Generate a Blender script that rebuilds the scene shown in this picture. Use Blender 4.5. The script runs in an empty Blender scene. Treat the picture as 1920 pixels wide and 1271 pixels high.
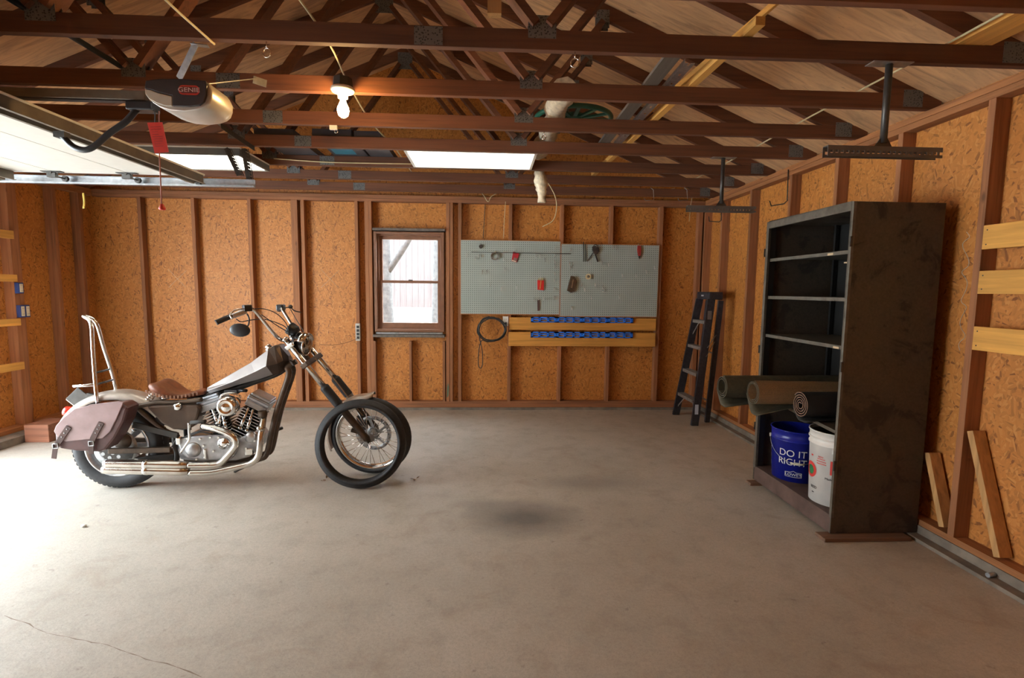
import bpy, bmesh, math, random
from mathutils import Vector as V, Matrix as M, Quaternion
random.seed(7)
scene = bpy.context.scene
COL = scene.collection
PI = math.pi
def rad(a): return a*PI/180

# ---------------------------------------------------------------- camera model (solved from the room's vanishing points)
FPX = 950.0
_vd = V((-46., -92., FPX)).normalized()
_vx = V(((FPX*FPX-92*115.)/46., 115., FPX)).normalized()
_vx = (_vx - _vd*_vx.dot(_vd)).normalized()
_vz = -(_vd.cross(_vx)); _vz = _vz if _vz.y < 0 else -_vz
EYE = V((0, 0, 1.48))
def ray(u, v):
    c = V((u-960., v-635.5, FPX))
    return V((_vx.dot(c), _vd.dot(c), _vz.dot(c)))
def onY(u, v, Y): r = ray(u, v); return EYE + r*(Y/r.y)
def onX(u, v, X): r = ray(u, v); return EYE + r*(X/r.x)
def onZ(u, v, Z): r = ray(u, v); return EYE + r*((Z-EYE.z)/r.z)
def onP(u, v, p0, n):
    r = ray(u, v); return EYE + r*((p0-EYE).dot(n)/r.dot(n))

cam = bpy.data.cameras.new('camera'); cam.sensor_width = 36.0; cam.lens = FPX/1920*36; cam.clip_start = .05; cam.clip_end = 200
co = bpy.data.objects.new('camera', cam); COL.objects.link(co)
right, up, back = V((_vx.x, _vd.x, _vz.x)), -V((_vx.y, _vd.y, _vz.y)), -V((_vx.z, _vd.z, _vz.z))
m = M((( right.x, up.x, back.x, EYE.x), (right.y, up.y, back.y, EYE.y), (right.z, up.z, back.z, EYE.z), (0, 0, 0, 1)))
co.matrix_world = m
scene.camera = co

# ---------------------------------------------------------------- mesh builder
class MB:
    def __init__(s): s.v = []; s.f = []; s.sm = []
    def add(s, vs, fs, smooth=False):
        b = len(s.v); s.v += [V(p) for p in vs]
        for f in fs: s.f.append([b+i for i in f]); s.sm.append(smooth)
        return s
    def box(s, c, d, R=None):
        c = V(c); h = V(d)/2; R = R or M.Identity(3)
        vs = [c + R @ V((x*h.x, y*h.y, z*h.z)) for z in (-1, 1) for y in (-1, 1) for x in (-1, 1)]
        return s.add(vs, [(0,2,3,1),(4,5,7,6),(0,1,5,4),(2,6,7,3),(0,4,6,2),(1,3,7,5)])
    def bb(s, lo, hi):
        lo, hi = V(lo), V(hi); return s.box((lo+hi)/2, hi-lo)
    def beam(s, a, b, w, h, upv=(0, 0, 1)):
        a, b = V(a), V(b); d = b-a; L = d.length; x = d/L; u = V(upv); y = u.cross(x).normalized(); z = x.cross(y)
        return s.box((a+b)/2, (L, w, h), M((x, y, z)).transposed())
    def poly(s, pts, ext):
        """prism: 3D polygon swept along a vector"""
        e = V(ext); n = len(pts); a = [V(p) for p in pts]
        nn = V((0, 0, 0))
        for i in range(n): nn += a[i].cross(a[(i+1) % n])
        if nn.dot(e) > 0: a = a[::-1]
        vs = a + [p+e for p in a]
        fs = [tuple(range(n)), tuple(range(2*n-1, n-1, -1))] + [(i, n+i, n+(i+1) % n, (i+1) % n) for i in range(n)]
        return s.add(vs, fs)
    def tube(s, pts, r, n=10, cap=True, smooth=True, closed=False):
        pts = [V(p) for p in pts]; k = len(pts); rs = r if isinstance(r, (list, tuple)) else [r]*k
        T = []
        for i in range(k):
            a = pts[(i-1) % k] if closed or i > 0 else pts[i]; b = pts[(i+1) % k] if closed or i < k-1 else pts[i]
            t = (b-a); T.append(t.normalized() if t.length > 1e-9 else V((0, 0, 1)))
        u = T[0].orthogonal().normalized(); vs = []
        for i in range(k):
            u = (u - T[i]*u.dot(T[i])); u = u.normalized() if u.length > 1e-6 else T[i].orthogonal().normalized(); w = T[i].cross(u)
            for j in range(n):
                a = 2*PI*j/n; vs.append(pts[i] + (u*math.cos(a)+w*math.sin(a))*rs[i])
        fs = []
        for i in range(k if closed else k-1):
            p, q = i*n, ((i+1) % k)*n
            for j in range(n): fs.append((p+j, p+(j+1) % n, q+(j+1) % n, q+j))
        s.add(vs, fs, smooth)
        if cap and not closed:
            s.add(vs[:n], [tuple(range(n-1, -1, -1))]); s.add(vs[-n:], [tuple(range(n))])
        return s
    def cyl(s, a, b, r, n=20, r2=None): return s.tube([a, b], [r, r if r2 is None else r2], n)
    def lathe(s, prof, c, ax, n=32, smooth=True, closed=False, a0=0, a1=2*PI, ref=None):
        """prof: (radius, height along ax)"""
        c = V(c); ax = V(ax).normalized(); u = V(ref).normalized() if ref is not None else ax.orthogonal().normalized()
        u = (u-ax*u.dot(ax)).normalized(); w = ax.cross(u)
        full = abs(a1-a0-2*PI) < 1e-6; m = n if full else n+1; k = len(prof); vs = []
        for j in range(m):
            a = a0+(a1-a0)*j/n; d = u*math.cos(a)+w*math.sin(a)
            for (r, h) in prof: vs.append(c+d*r+ax*h)
        fs = []
        for j in range(n):
            p, q = j*k, ((j+1) % m)*k
            for i in range(k if closed else k-1): fs.append((p+i, q+i, q+(i+1) % k, p+(i+1) % k))
        s.add(vs, fs, smooth)
        if not full and closed:
            s.add(vs[:k], [tuple(range(k))]); s.add(vs[-k:], [tuple(range(k-1, -1, -1))])
        return s
    def sphere(s, c, r, n=16, sc=(1, 1, 1), R=None):
        c = V(c); R = R or M.Identity(3); vs = []; fs = []; h = n//2
        for i in range(h+1):
            t = PI*i/h
            for j in range(n):
                a = 2*PI*j/n; vs.append(c + R @ V((r*sc[0]*math.sin(t)*math.cos(a), r*sc[1]*math.sin(t)*math.sin(a), r*sc[2]*math.cos(t))))
        for i in range(h):
            for j in range(n): fs.append((i*n+j, (i+1)*n+j, (i+1)*n+(j+1) % n, i*n+(j+1) % n))
        return s.add(vs, fs, True)
    def torus(s, c, ax, R, r, n=32, k=10, a0=0, a1=2*PI, ref=None):
        return s.lathe([(R+r*math.cos(2*PI*i/k), r*math.sin(2*PI*i/k)) for i in range(k)], c, ax, n, True, True, a0, a1, ref)
    def loft(s, rings, smooth=True, cap=True):
        n = len(rings[0]); vs = [V(p) for r in rings for p in r]; fs = []
        for i in range(len(rings)-1):
            for j in range(n): fs.append((i*n+j, i*n+(j+1) % n, (i+1)*n+(j+1) % n, (i+1)*n+j))
        s.add(vs, fs, smooth)
        if cap: s.add(rings[0], [tuple(range(n-1, -1, -1))]); s.add(rings[-1], [tuple(range(n))])
        return s
    def build(s, name, mat, parent=None, bevel=0, sub=0, merge=False, fix=True):
        me = bpy.data.meshes.new(name)
        o0 = ORG.get(root_of(parent).name, V((0, 0, 0))) if parent else V((0, 0, 0))
        me.from_pydata([tuple(p-o0) for p in s.v], [], s.f)
        me.polygons.foreach_set('use_smooth', s.sm)
        if fix or merge:
            bm = bmesh.new(); bm.from_mesh(me)
            bmesh.ops.remove_doubles(bm, verts=bm.verts, dist=1e-5)
            bmesh.ops.recalc_face_normals(bm, faces=bm.faces); bm.to_mesh(me); bm.free()
        me.materials.append(mat); me.update()
        o = bpy.data.objects.new(name, me); COL.objects.link(o)
        if parent: o.parent = parent
        if bevel:
            md = o.modifiers.new('b', 'BEVEL'); md.width = bevel; md.segments = 2; md.limit_method = 'ANGLE'; md.angle_limit = rad(40)
        if sub:
            md = o.modifiers.new('s', 'SUBSURF'); md.levels = sub; md.render_levels = sub
        return o
ORG = {}
def root_of(o):
    while o.parent: o = o.parent
    return o
def tag(o, label=None, cat=None, group=None, kind=None):
    if label: o['label'] = label
    if cat: o['category'] = cat
    if group: o['group'] = group
    if kind: o['kind'] = kind
    return o
def thing(name, label, cat, loc, group=None, kind=None):
    o = bpy.data.objects.new(name, None); COL.objects.link(o); o.location = loc; o.empty_display_size = .1
    ORG[o.name] = V(loc)
    return tag(o, label, cat, group, kind)
def solo(mb, name, mat, label, cat, group=None, kind=None, **k):
    return tag(mb.build(name, mat, **k), label, cat, group, kind)
def bez(pts, n=8):
    """smooth curve through points (Catmull-Rom)"""
    p = [V(q) for q in pts]; p = [p[0]*2-p[1]] + p + [p[-1]*2-p[-2]]; out = []
    for i in range(1, len(p)-2):
        a, b, c, d = p[i-1], p[i], p[i+1], p[i+2]
        for j in range(n):
            t = j/n; out.append(.5*((2*b)+(c-a)*t+(2*a-5*b+4*c-d)*t*t+(3*b-a-3*c+d)*t**3))
    out.append(p[-2]); return out

# ---------------------------------------------------------------- materials
MATS = {}
class NT:
    def __init__(s, name):
        s.m = bpy.data.materials.new(name); s.m.use_nodes = True; s.t = s.m.node_tree; s.n = s.t.nodes; s.l = s.t.links
        s.b = s.n['Principled BSDF']; MATS[name] = s.m
    def new(s, typ, **k):
        n = s.n.new(typ)
        for a, v in k.items(): setattr(n, a, v)
        return n
    def link(s, a, b): s.l.new(a, b)
    def coord(s, scale=(1, 1, 1), rot=(0, 0, 0), which='Object'):
        tc = s.new('ShaderNodeTexCoord'); mp = s.new('ShaderNodeMapping'); mp.inputs['Scale'].default_value = scale; mp.inputs['Rotation'].default_value = rot
        s.link(tc.outputs[which], mp.inputs[0]); return mp.outputs[0]
    def noise(s, vec, scale, detail=4, rough=.55, dist=0):
        n = s.new('ShaderNodeTexNoise'); n.inputs['Scale'].default_value = scale; n.inputs['Detail'].default_value = detail
        n.inputs['Roughness'].default_value = rough; n.inputs['Distortion'].default_value = dist
        if vec is not None: s.link(vec, n.inputs['Vector'])
        return n.outputs['Fac']
    def ramp(s, fac, stops, interp='LINEAR'):
        r = s.new('ShaderNodeValToRGB'); r.color_ramp.interpolation = interp; e = r.color_ramp.elements
        while len(e) < len(stops): e.new(.5)
        for el, (p, c) in zip(e, stops): el.position = p; el.color = (c[0], c[1], c[2], 1) if not isinstance(c, (int, float)) else (c, c, c, 1)
        s.link(fac, r.inputs[0]); return r.outputs[0]
    def mix(s, fac, a, b, mode='MIX'):
        x = s.new('ShaderNodeMix', data_type='RGBA', blend_type=mode)
        for sock, val in ((x.inputs[0], fac), (x.inputs[6], a), (x.inputs[7], b)):
            if isinstance(val, (int, float)): sock.default_value = val
            elif isinstance(val, tuple): sock.default_value = (*val, 1)[:4]
            else: s.link(val, sock)
        return x.outputs[2]
    def math(s, op, a, b=None):
        x = s.new('ShaderNodeMath', operation=op)
        for i, val in enumerate((a, b)):
            if val is None: continue
            if isinstance(val, (int, float)): x.inputs[i].default_value = val
            else: s.link(val, x.inputs[i])
        return x.outputs[0]
    def out(s, col=None, rough=None, metal=None, bump=None, bs=.2, bd=.01):
        if col is not None:
            if isinstance(col, tuple): s.b.inputs['Base Color'].default_value = (*col, 1)
            else: s.link(col, s.b.inputs['Base Color'])
        if rough is not None:
            if isinstance(rough, (int, float)): s.b.inputs['Roughness'].default_value = rough
            else: s.link(rough, s.b.inputs['Roughness'])
        if metal is not None: s.b.inputs['Metallic'].default_value = metal
        if bump is not None:
            b = s.new('ShaderNodeBump'); b.inputs['Strength'].default_value = bs; b.inputs['Distance'].default_value = bd
            s.link(bump, b.inputs['Height']); s.link(b.outputs[0], s.b.inputs['Normal'])
        return s.m
def tone(c, k): return tuple(min(1, x*k) for x in c)
def plain(name, c, rough=.5, metal=0, var=.12, scale=12, bs=.05):
    t = NT(name); f = t.noise(t.coord(), scale); col = t.ramp(f, [(.3, tone(c, 1-var)), (.7, tone(c, 1+var))])
    return t.out(col, rough, metal, f, bs, .005)
def wood(name, c, along, dark=.55, knots=True, k=1.0, rough=.75):
    t = NT(name); sc = [26, 26, 26]; sc[along] = 1.1
    v = t.coord(tuple(sc)); oi = t.new('ShaderNodeObjectInfo')
    va = t.new('ShaderNodeVectorMath', operation='ADD'); t.link(v, va.inputs[0])
    mul = t.new('ShaderNodeVectorMath', operation='SCALE'); mul.inputs[0].default_value = (31, 17, 23); t.link(oi.outputs['Random'], mul.inputs['Scale']); t.link(mul.outputs[0], va.inputs[1])
    g = t.noise(va.outputs[0], 1.4*k, 6, .6, .4)
    col = t.ramp(g, [(.28, tone(c, dark)), (.5, c), (.75, tone(c, 1.3))])
    big = t.noise(t.coord((1.5, 1.5, 1.5)), 1.3, 2)
    col = t.mix(t.ramp(big, [(.35, 0.0), (.7, .35)]), col, tone(c, .6))
    if knots:
        kn = t.new('ShaderNodeTexVoronoi'); kn.inputs['Scale'].default_value = 2.3; s2 = [2.5, 2.5, 2.5]; s2[along] = 1; t.link(t.coord(tuple(s2)), kn.inputs['Vector'])
        col = t.mix(t.ramp(kn.outputs['Distance'], [(.03, .8), (.09, 0.0)]), col, tone(c, .3))
    hv = t.new('ShaderNodeHueSaturation'); t.link(col, hv.inputs['Color'])
    t.link(t.math('ADD', t.math('MULTIPLY', oi.outputs['Random'], .35), .82), hv.inputs['Value'])
    return t.out(hv.outputs[0], rough, 0, g, .15, .004)
def osb(name, c0, c1, c2, scale=1.0):
    t = NT(name); tc = t.new('ShaderNodeTexCoord'); sx = t.new('ShaderNodeSeparateXYZ'); t.link(tc.outputs['Object'], sx.inputs[0])
    cb = t.new('ShaderNodeCombineXYZ'); t.link(t.math('ADD', sx.outputs[0], sx.outputs[1]), cb.inputs[0]); t.link(sx.outputs[2], cb.inputs[1])
    cells = []
    for i, (ang, L, w) in enumerate(((75, .11, .022), (115, .09, .018), (20, .1, .02), (155, .08, .024))):
        mp = t.new('ShaderNodeMapping'); mp.vector_type = 'TEXTURE'; mp.inputs['Rotation'].default_value = (0, 0, rad(ang)); mp.inputs['Scale'].default_value = (L*scale, w*scale, 1)
        mp.inputs['Location'].default_value = (i*3.17, i*1.7, 0)
        t.link(cb.outputs[0], mp.inputs[0])
        vo = t.new('ShaderNodeTexVoronoi', voronoi_dimensions='2D'); vo.inputs['Scale'].default_value = 1; t.link(mp.outputs[0], vo.inputs['Vector'])
        se = t.new('ShaderNodeSeparateColor'); t.link(vo.outputs['Color'], se.inputs[0]); cells.append(se.outputs[0])
    pick = t.new('ShaderNodeTexVoronoi', voronoi_dimensions='2D'); pick.inputs['Scale'].default_value = 26/scale; t.link(cb.outputs[0], pick.inputs['Vector'])
    ps = t.new('ShaderNodeSeparateColor'); t.link(pick.outputs['Color'], ps.inputs[0])
    a = t.mix(t.math('GREATER_THAN', ps.outputs[0], .55), cells[0], cells[1])
    b = t.mix(t.math('GREATER_THAN', ps.outputs[1], .5), cells[2], cells[3])
    f = t.mix(t.math('GREATER_THAN', ps.outputs[2], .6), a, b)
    col = t.ramp(f, [(0, c0), (.09, tone(c1, .70)), (.28, tone(c1, .92)), (.75, tone(c1, 1.06)), (1, c2)])
    big = t.noise(cb.outputs[0], 1.1, 3); col = t.mix(t.ramp(big, [(.4, 0.0), (.75, .3)]), col, tone(c1, .7))
    return t.out(col, .55, 0, f, .12, .003)
def emis(name, c, s):
    t = NT(name); t.b.inputs['Base Color'].default_value = (*c, 1); t.b.inputs['Emission Color'].default_value = (*c, 1); t.b.inputs['Emission Strength'].default_value = s
    return t.m
MAT_OSB = osb('osb_sheathing', (.19, .06, .011), (.50, .186, .034), (.58, .25, .06), .58)
MAT_PLY = None
def ply():
    t = NT('roof_plywood'); v = t.coord((1.0, 7, 1.0)); n = t.noise(v, 2.2, 6, .62, 1.4)
    c = (.56, .31, .145); col = t.ramp(n, [(.3, tone(c, .6)), (.5, c), (.7, tone(c, 1.25))])
    vo = t.new('ShaderNodeTexVoronoi'); vo.inputs['Scale'].default_value = 1.7; t.link(t.coord((1.3, 3, 1.3)), vo.inputs['Vector'])
    col = t.mix(t.ramp(vo.outputs['Distance'], [(.04, .7), (.10, 0.0)]), col, tone(c, .25))
    sp = t.noise(t.coord((4, 14, 4)), 3, 5, .7); col = t.mix(t.ramp(sp, [(.62, 0.0), (.72, .6)]), col, tone(c, .3))
    return t.out(col, .8, 0, n, .1, .004)
MAT_PLY = ply()
MAT_STUD = wood('stud_lumber', (.33, .13, .05), 2)
MAT_STUD_H = wood('plate_lumber', (.32, .125, .05), 0)
MAT_PLATE_Y = wood('plate_lumber_long', (.36, .14, .045), 1)
MAT_TRUSS = wood('truss_lumber', (.135, .046, .018), 0)
MAT_PINE = wood('yellow_pine_vertical', (.66, .33, .07), 1, .75)
MAT_PINE_X = wood('yellow_pine_board', (.60, .275, .05), 0, .7)
MAT_PINE_Z = wood('yellow_pine_upright', (.50, .27, .10), 2, .6)
MAT_STEEL = plain('galvanized_steel', (.42, .43, .44), .42, .85, .2, 30)
MAT_DKSTEEL = plain('dark_steel', (.07, .065, .06), .45, .6, .2, 30)
MAT_CHROME = plain('chrome', (.80, .79, .77), .11, 1, .1, 20, .02)
MAT_ALU = plain('brushed_aluminium', (.55, .55, .56), .32, .9, .18, 40, .05)
MAT_BLACK = plain('black_plastic', (.018, .018, .02), .38, 0, .2)
MAT_RUBBER = plain('tire_rubber', (.022, .022, .024), .62, 0, .25, 40)
MAT_RED = plain('red_plastic', (.55, .035, .02), .45, 0, .1)
MAT_WHITE = plain('white_paint', (.80, .79, .74), .45, 0, .04)
MAT_CABLE_W = plain('cream_cable_sheath', (.62, .52, .30), .5)
MAT_CABLE_B = plain('black_cable_sheath', (.03, .03, .03), .5)
# ================================================================ ROOM
YB, YO = 6.19, 6.28          # back wall: stud face, sheathing
XR, XRO = 2.65, 2.74         # right wall
XL, XLO = -4.56, -4.655      # left wall
YF = -2.2                    # front wall, behind the camera
ZT = 2.51                    # underside of the top plates
RC = -.93                     # ridge line
def roofz(x): return 4.157 - .4167*abs(x-RC)
def floor_mat():
    t = NT('concrete_floor'); v = t.coord()
    n1 = t.noise(v, .9, 5, .6); n2 = t.noise(v, 55, 3, .7); n3 = t.noise(v, 6, 6, .65)
    col = t.ramp(n1, [(.3, (.385, .342, .282)), (.7, (.50, .452, .385))])
    col = t.mix(t.ramp(n3, [(.5, 0.0), (.75, .35)]), col, (.24, .20, .165))
    col = t.mix(t.ramp(n2, [(.35, .25), (.6, 0.0)]), col, (.22, .20, .18))
    sp1 = t.noise(v, 17, 3, .6); col = t.mix(t.ramp(sp1, [(.66, 0.0), (.74, .45)]), col, (.17, .13, .10))
    sp2 = t.noise(v, 3.1, 4, .6, 1.0); col = t.mix(t.ramp(sp2, [(.55, 0.0), (.7, .28)]), col, (.26, .18, .12))
    sp3 = t.noise(v, 160, 2, .5); col = t.mix(t.ramp(sp3, [(.3, .35), (.48, 0.0)]), col, (.22, .20, .18))
    # oil stain with a soft noisy outline
    for (px, py, rx, ry, st) in ((985, 970, .46, .32, .80), (905, 945, .25, .12, .35), (1110, 905, .6, .2, .35)):
        p = onZ(px, py, 0); mp = t.new('ShaderNodeMapping'); mp.vector_type = 'TEXTURE'; mp.inputs['Location'].default_value = (p.x, p.y, 0); mp.inputs['Scale'].default_value = (rx, ry, 1)
        tc = t.new('ShaderNodeTexCoord'); t.link(tc.outputs['Object'], mp.inputs[0])
        ln = t.new('ShaderNodeVectorMath', operation='LENGTH'); t.link(mp.outputs[0], ln.inputs[0])
        d = t.math('ADD', ln.outputs['Value'], t.math('MULTIPLY', t.math('SUBTRACT', n3, .5), .9))
        col = t.mix(t.ramp(d, [(.2, st), (1.0, 0.0)]), col, (.085, .075, .07))
    return t.out(col, t.ramp(n3, [(.3, .48), (.7, .72)]), 0, n2, .25, .004)
MAT_FLOOR = floor_mat()
MAT_CURB = plain('curb_concrete', (.19, .155, .12), .85, 0, .35, 9, .3)
def S(mb, name, mat, **k): return tag(mb.build(name, mat, **k), kind='structure')
S(MB().bb((XLO-.1, YF-.1, -.15), (XRO+.1, YO+.1, 0)), 'floor', MAT_FLOOR)
_cr = random.Random(12); _pts = [onZ(u+_cr.uniform(-2, 2), v+_cr.uniform(-1.5, 1.5), .0004) for u, v in ((8, 1153), (40, 1166), (66, 1177), (90, 1186), (128, 1194), (160, 1200), (190, 1206), (214, 1212), (240, 1222), (262, 1229), (290, 1240), (330, 1252), (380, 1268))]
_mb = MB()
for _i in range(len(_pts)-1):
    _d = (_pts[_i+1]-_pts[_i]).normalized(); _n = V((-_d.y, _d.x, 0))*(.0012+.0018*_cr.random()); _m = _pts[_i].lerp(_pts[_i+1], .5)+_n*_cr.uniform(-2, 2)
    _mb.add([_pts[_i]-_n*.3, _m-_n, _pts[_i+1]-_n*.3, _pts[_i+1]+_n*.3, _m+_n, _pts[_i]+_n*.3], [(0, 1, 2, 3, 4, 5)])
_mb.build('floor_crack', plain('crack_dirt', (.20, .15, .11), .9), bpy.data.objects['floor'], fix=False)
# window opening in the back wall
wa = onY(707, 440, YO); wb = onY(832, 625, YO)
_f0, _f1 = onY(700.5, 434, YB), onY(833, 622, YB); WX0, WX1, WZ0, WZ1 = _f0.x+.012, _f1.x-.012, _f1.z+.012, _f0.z-.010
mb = MB(); T = .05
mb.bb((XLO-T, YO, 0), (WX0, YO+T, 2.6)); mb.bb((WX1, YO, 0), (XRO+T, YO+T, 2.6)); mb.bb((WX0, YO, 0), (WX1, YO+T, WZ0)); mb.bb((WX0, YO, WZ1), (WX1, YO+T, 2.6))
mb.poly([(XLO-T, YO, 2.6), (XRO+T, YO, 2.6), (XRO+T, YO, roofz(XRO+T)), (RC, YO, roofz(RC)), (XLO-T, YO, roofz(XLO-T))], (0, T, 0))
WBK = S(mb, 'wall_back', MAT_OSB)
for (_u, _v, _s) in ((619, 522, 17), (333, 522, 17)):
    _mb = MB().tube([onY(_u-_s, _v-_s, YO-.001), onY(_u+_s*.9, _v+_s, YO-.001)], .0022, 5).tube([onY(_u+_s, _v-_s*.9, YO-.001), onY(_u-_s, _v+_s, YO-.001)], .0022, 5)
    _mb.build('chalk_cross', plain('chalk_line', (.62, .42, .24), .9), WBK)
S(MB().bb((XRO, YF, 0), (XRO+T, YO, 2.63)), 'wall_right', MAT_OSB)
# left wall with the overhead-door opening
D1 = (.95, 4.12); DH = 2.14
mb = MB()
mb.bb((XLO-T, D1[1], 0), (XLO, YO, 2.62)); mb.bb((XLO-T, YF, 0), (XLO, D1[0], 2.62))
mb.bb((XLO-T, D1[0], DH), (XLO, D1[1], 2.62))
S(mb, 'wall_left', MAT_OSB)
mb = MB().bb((XLO-T, YF-T, 0), (XRO+T, YF, 2.6))
mb.poly([(XLO-T, YF-T, 2.6), (XRO+T, YF-T, 2.6), (XRO+T, YF-T, roofz(XRO+T)), (RC, YF-T, roofz(RC)), (XLO-T, YF-T, roofz(XLO-T))], (0, T, 0))
S(mb, 'wall_front', MAT_OSB)
# roof deck
mb = MB()
for sgn in (-1, 1):
    xe = RC+sgn*4.1
    mb.poly([(RC, YF-.3, roofz(RC)), (xe, YF-.3, roofz(xe)), (xe, YF-.3, roofz(xe)+.03), (RC, YF-.3, roofz(RC)+.03)], (0, YO+.6-YF, 0))
S(mb, 'ceiling', MAT_PLY)
# curbs and sills
mb = MB(); mb.bb((2.585, YF, 0), (2.66, YO-.12, .022)); S(mb, 'baseboard_right', MAT_CURB)
mb = MB(); mb.bb((2.648, YF, 0), (XRO, YO-.12, .072)); S(mb, 'trim_1', MAT_CURB)
mb = MB(); mb.bb((2.655, YF, .0725), (XRO-.0005, YO-.09, .108)); S(mb, 'trim_2', MAT_PLATE_Y)
mb = MB(); mb.bb((XL, YB-.02, 0), (2.655, YO, .028)); S(mb, 'baseboard_back', MAT_CURB)
mb = MB(); mb.bb((XL, YB+.002, .0285), (XR, YO-.0005, .104)); S(mb, 'trim_3', MAT_STUD_H)
mb = MB(); mb.bb((XLO, D1[1]+.05, 0), (-4.36, YB-.025, .07)); S(mb, 'baseboard_left', MAT_CURB)
mb = MB(); mb.bb((XLO+.0005, D1[1]+.05, .0705), (XL+.04, YB-.025, .108)); S(mb, 'trim_4', MAT_PLATE_Y)
# top plates, doubled
for i, z in enumerate((ZT, ZT+.0385)):
    mb = MB().bb((XL+.0, YB-.002*i, z), (XR, YO-.0005, z+.038)); S(mb, 'trim_%d' % (5+i), MAT_STUD_H, bevel=.003)
    mb = MB().bb((XR-.003*i, YF, z), (XRO-.0005, YB-.004, z+.038)); S(mb, 'trim_%d' % (7+i), MAT_PLATE_Y, bevel=.003)
    mb = MB().bb((XLO+.0005, YF, z), (XL, YB-.004, z+.038)); S(mb, 'trim_%d' % (9+i), MAT_PLATE_Y, bevel=.003)
# ---------------------------------------------------------------- studs, each one lumber piece
def stud(c0, c1, label, wall):
    return solo(MB().bb(c0, c1), 'wall_stud', MAT_STUD, label, 'wall stud', 'wall studs of the %s wall' % wall, bevel=.002)
ORD = 'first second third fourth fifth sixth seventh eighth ninth tenth'.split()
back = [(267, .04, 'leftmost full-height back wall stud, left of the sissy bar and behind the garage door track'),
        (366, .04, 'back wall stud standing behind the leather motorcycle seat'),
        (470, .04, 'back wall stud standing behind the handlebar mirror and tank'),
        (550, .075, 'wide doubled back wall stud behind the motorcycle headlight'),
        (568, .04, 'back wall stud just right of the wide doubled stud behind the headlight'),
        (667.5, .038, 'back wall stud carrying the grey four-gang outlet strip'),
        (686, .042, 'window trimmer stud close against the left window jamb'),
        (692.8, .038, 'second trimmer stud touching the left edge of the window'),
        (836.5, .04, 'trimmer stud touching the right edge of the window, with green paint smear'),
        (843.5, .036, 'stud doubled against the right window trimmer'),
        (859, .04, 'back wall stud at the left edge of the pegboards'),
        (953, .038, 'back wall stud beside the white outlet under the pegboard'),
        (1048.5, .038, 'back wall stud behind the seam between the two pegboards'),
        (1140, .038, 'back wall stud behind the middle of the right pegboard'),
        (1231.5, .045, 'back wall stud at the right edge of the pegboards'),
        (1304, .05, 'back wall corner stud left of the step ladder'),
        (1315, .038, 'back wall stud tight in the right corner behind the ladder top')]
SX = []
for u, w, lab in back:
    x = onY(u, 560, YB).x; SX.append((x, w))
    s_ = stud((x, YB, .1045), (x+w, YO-.001, ZT-.0005), lab, 'back')
    if 'green paint' in lab:
        q = onY(839, 732, YB); MB().poly([(x+.008, YB-.0004, q.z-.09), (x+.026, YB-.0004, q.z-.07), (x+.030, YB-.0004, q.z+.05), (x+.022, YB-.0004, q.z+.10), (x+.012, YB-.0004, q.z+.03)], (0, -.0004, 0)).build('paint_smear', plain('green_paint', (.05, .14, .09), .6), s_)
# cripples under and over the window
zs = onY(770, 633, YB).z
for u, lab in ((700.5, 'short stud under the left end of the window sill'), (767.5, 'short stud under the middle of the window sill'), (830, 'short stud under the right end of the window sill')):
    x = onY(u, 700, YB).x
    solo(MB().bb((x, YB+.001, .1045), (x+.03, YO-.001, zs-.043)), 'cripple_stud', MAT_STUD, lab, 'wall stud', 'short studs under the window', bevel=.002)
# right wall studs
for i, (u, v, lab) in enumerate(((1857, 300, 'right wall stud between the cabinet and the pine wall boards'), (1690, 300, 'right wall stud directly above the middle of the cabinet'),
        (1569, 360, 'right wall stud just above the far front corner of the cabinet top'), (1482, 385, 'right wall stud left of the cabinet, carrying the long wire hook'),
        (1407, 420, 'right wall stud between the ladder and the cabinet'), (1353, 440, 'right wall stud behind the top of the step ladder'), (1321, 440, 'right wall stud tucked into the back right corner'))):
    y = onX(u, v, XR).y
    stud((XR, y, .1085), (XRO-.001, y+.04, ZT-.0005), lab, 'right')
y = 1.55
stud((XR, y, .1085), (XRO-.001, y+.04, ZT-.0005), 'right wall stud behind the near ends of the pine wall boards', 'right')
# left wall studs
for i, (u, v, lab) in enumerate(((160, 560, 'left wall stud next to the back left corner, behind the sissy bar'), (112, 560, 'left wall stud left of the sissy bar'), (28, 560, 'left wall stud holding the outlets and the short pine boards'))):
    y = onX(u, v, XL).y
    stud((XLO+.001, y, .1085), (XL, y+(.10 if i == 2 else .045), ZT-.0005), lab, 'left')
# door jamb posts of the near openings
# ---------------------------------------------------------------- window
MAT_BROWN = plain('brown_window_paint', (.20, .088, .045), .5, 0, .15)
MAT_GREYWD = plain('weathered_grey_paint', (.13, .105, .085), .7, 0, .4, 25)
def glass():
    t = NT('window_glass'); t.out((1, 1, 1), 0.0, 0); t.b.inputs['Transmission Weight'].default_value = 1; t.b.inputs['IOR'].default_value = 1.01; return t.m
MAT_GLASS = glass()
win = thing('window_1', None, None, (WX0, YB, WZ0), kind='structure')
def P(u, v, Y=YB): return onY(u, v, Y)
def frame(mb, x0, x1, z0, z1, y0, y1, t, tb=None, tt=None):
    tb = tb or t; tt = tt or t
    mb.bb((x0, y0, z0), (x0+t, y1, z1)); mb.bb((x1-t, y0, z0), (x1, y1, z1)); mb.bb((x0+t, y0, z0), (x1-t, y1, z0+tb)); mb.bb((x0+t, y0, z1-tt), (x1-t, y1, z1)); return mb
f0, f1 = P(700.5, 434), P(833, 622)
X0, X1, Z1, Z0 = f0.x, f1.x, f0.z, f1.z
frame(MB(), X0, X1, Z0, Z1, YB-.012, YO+.03, .028, .03, .022).build('frame', MAT_BROWN, win, bevel=.003)
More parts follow.
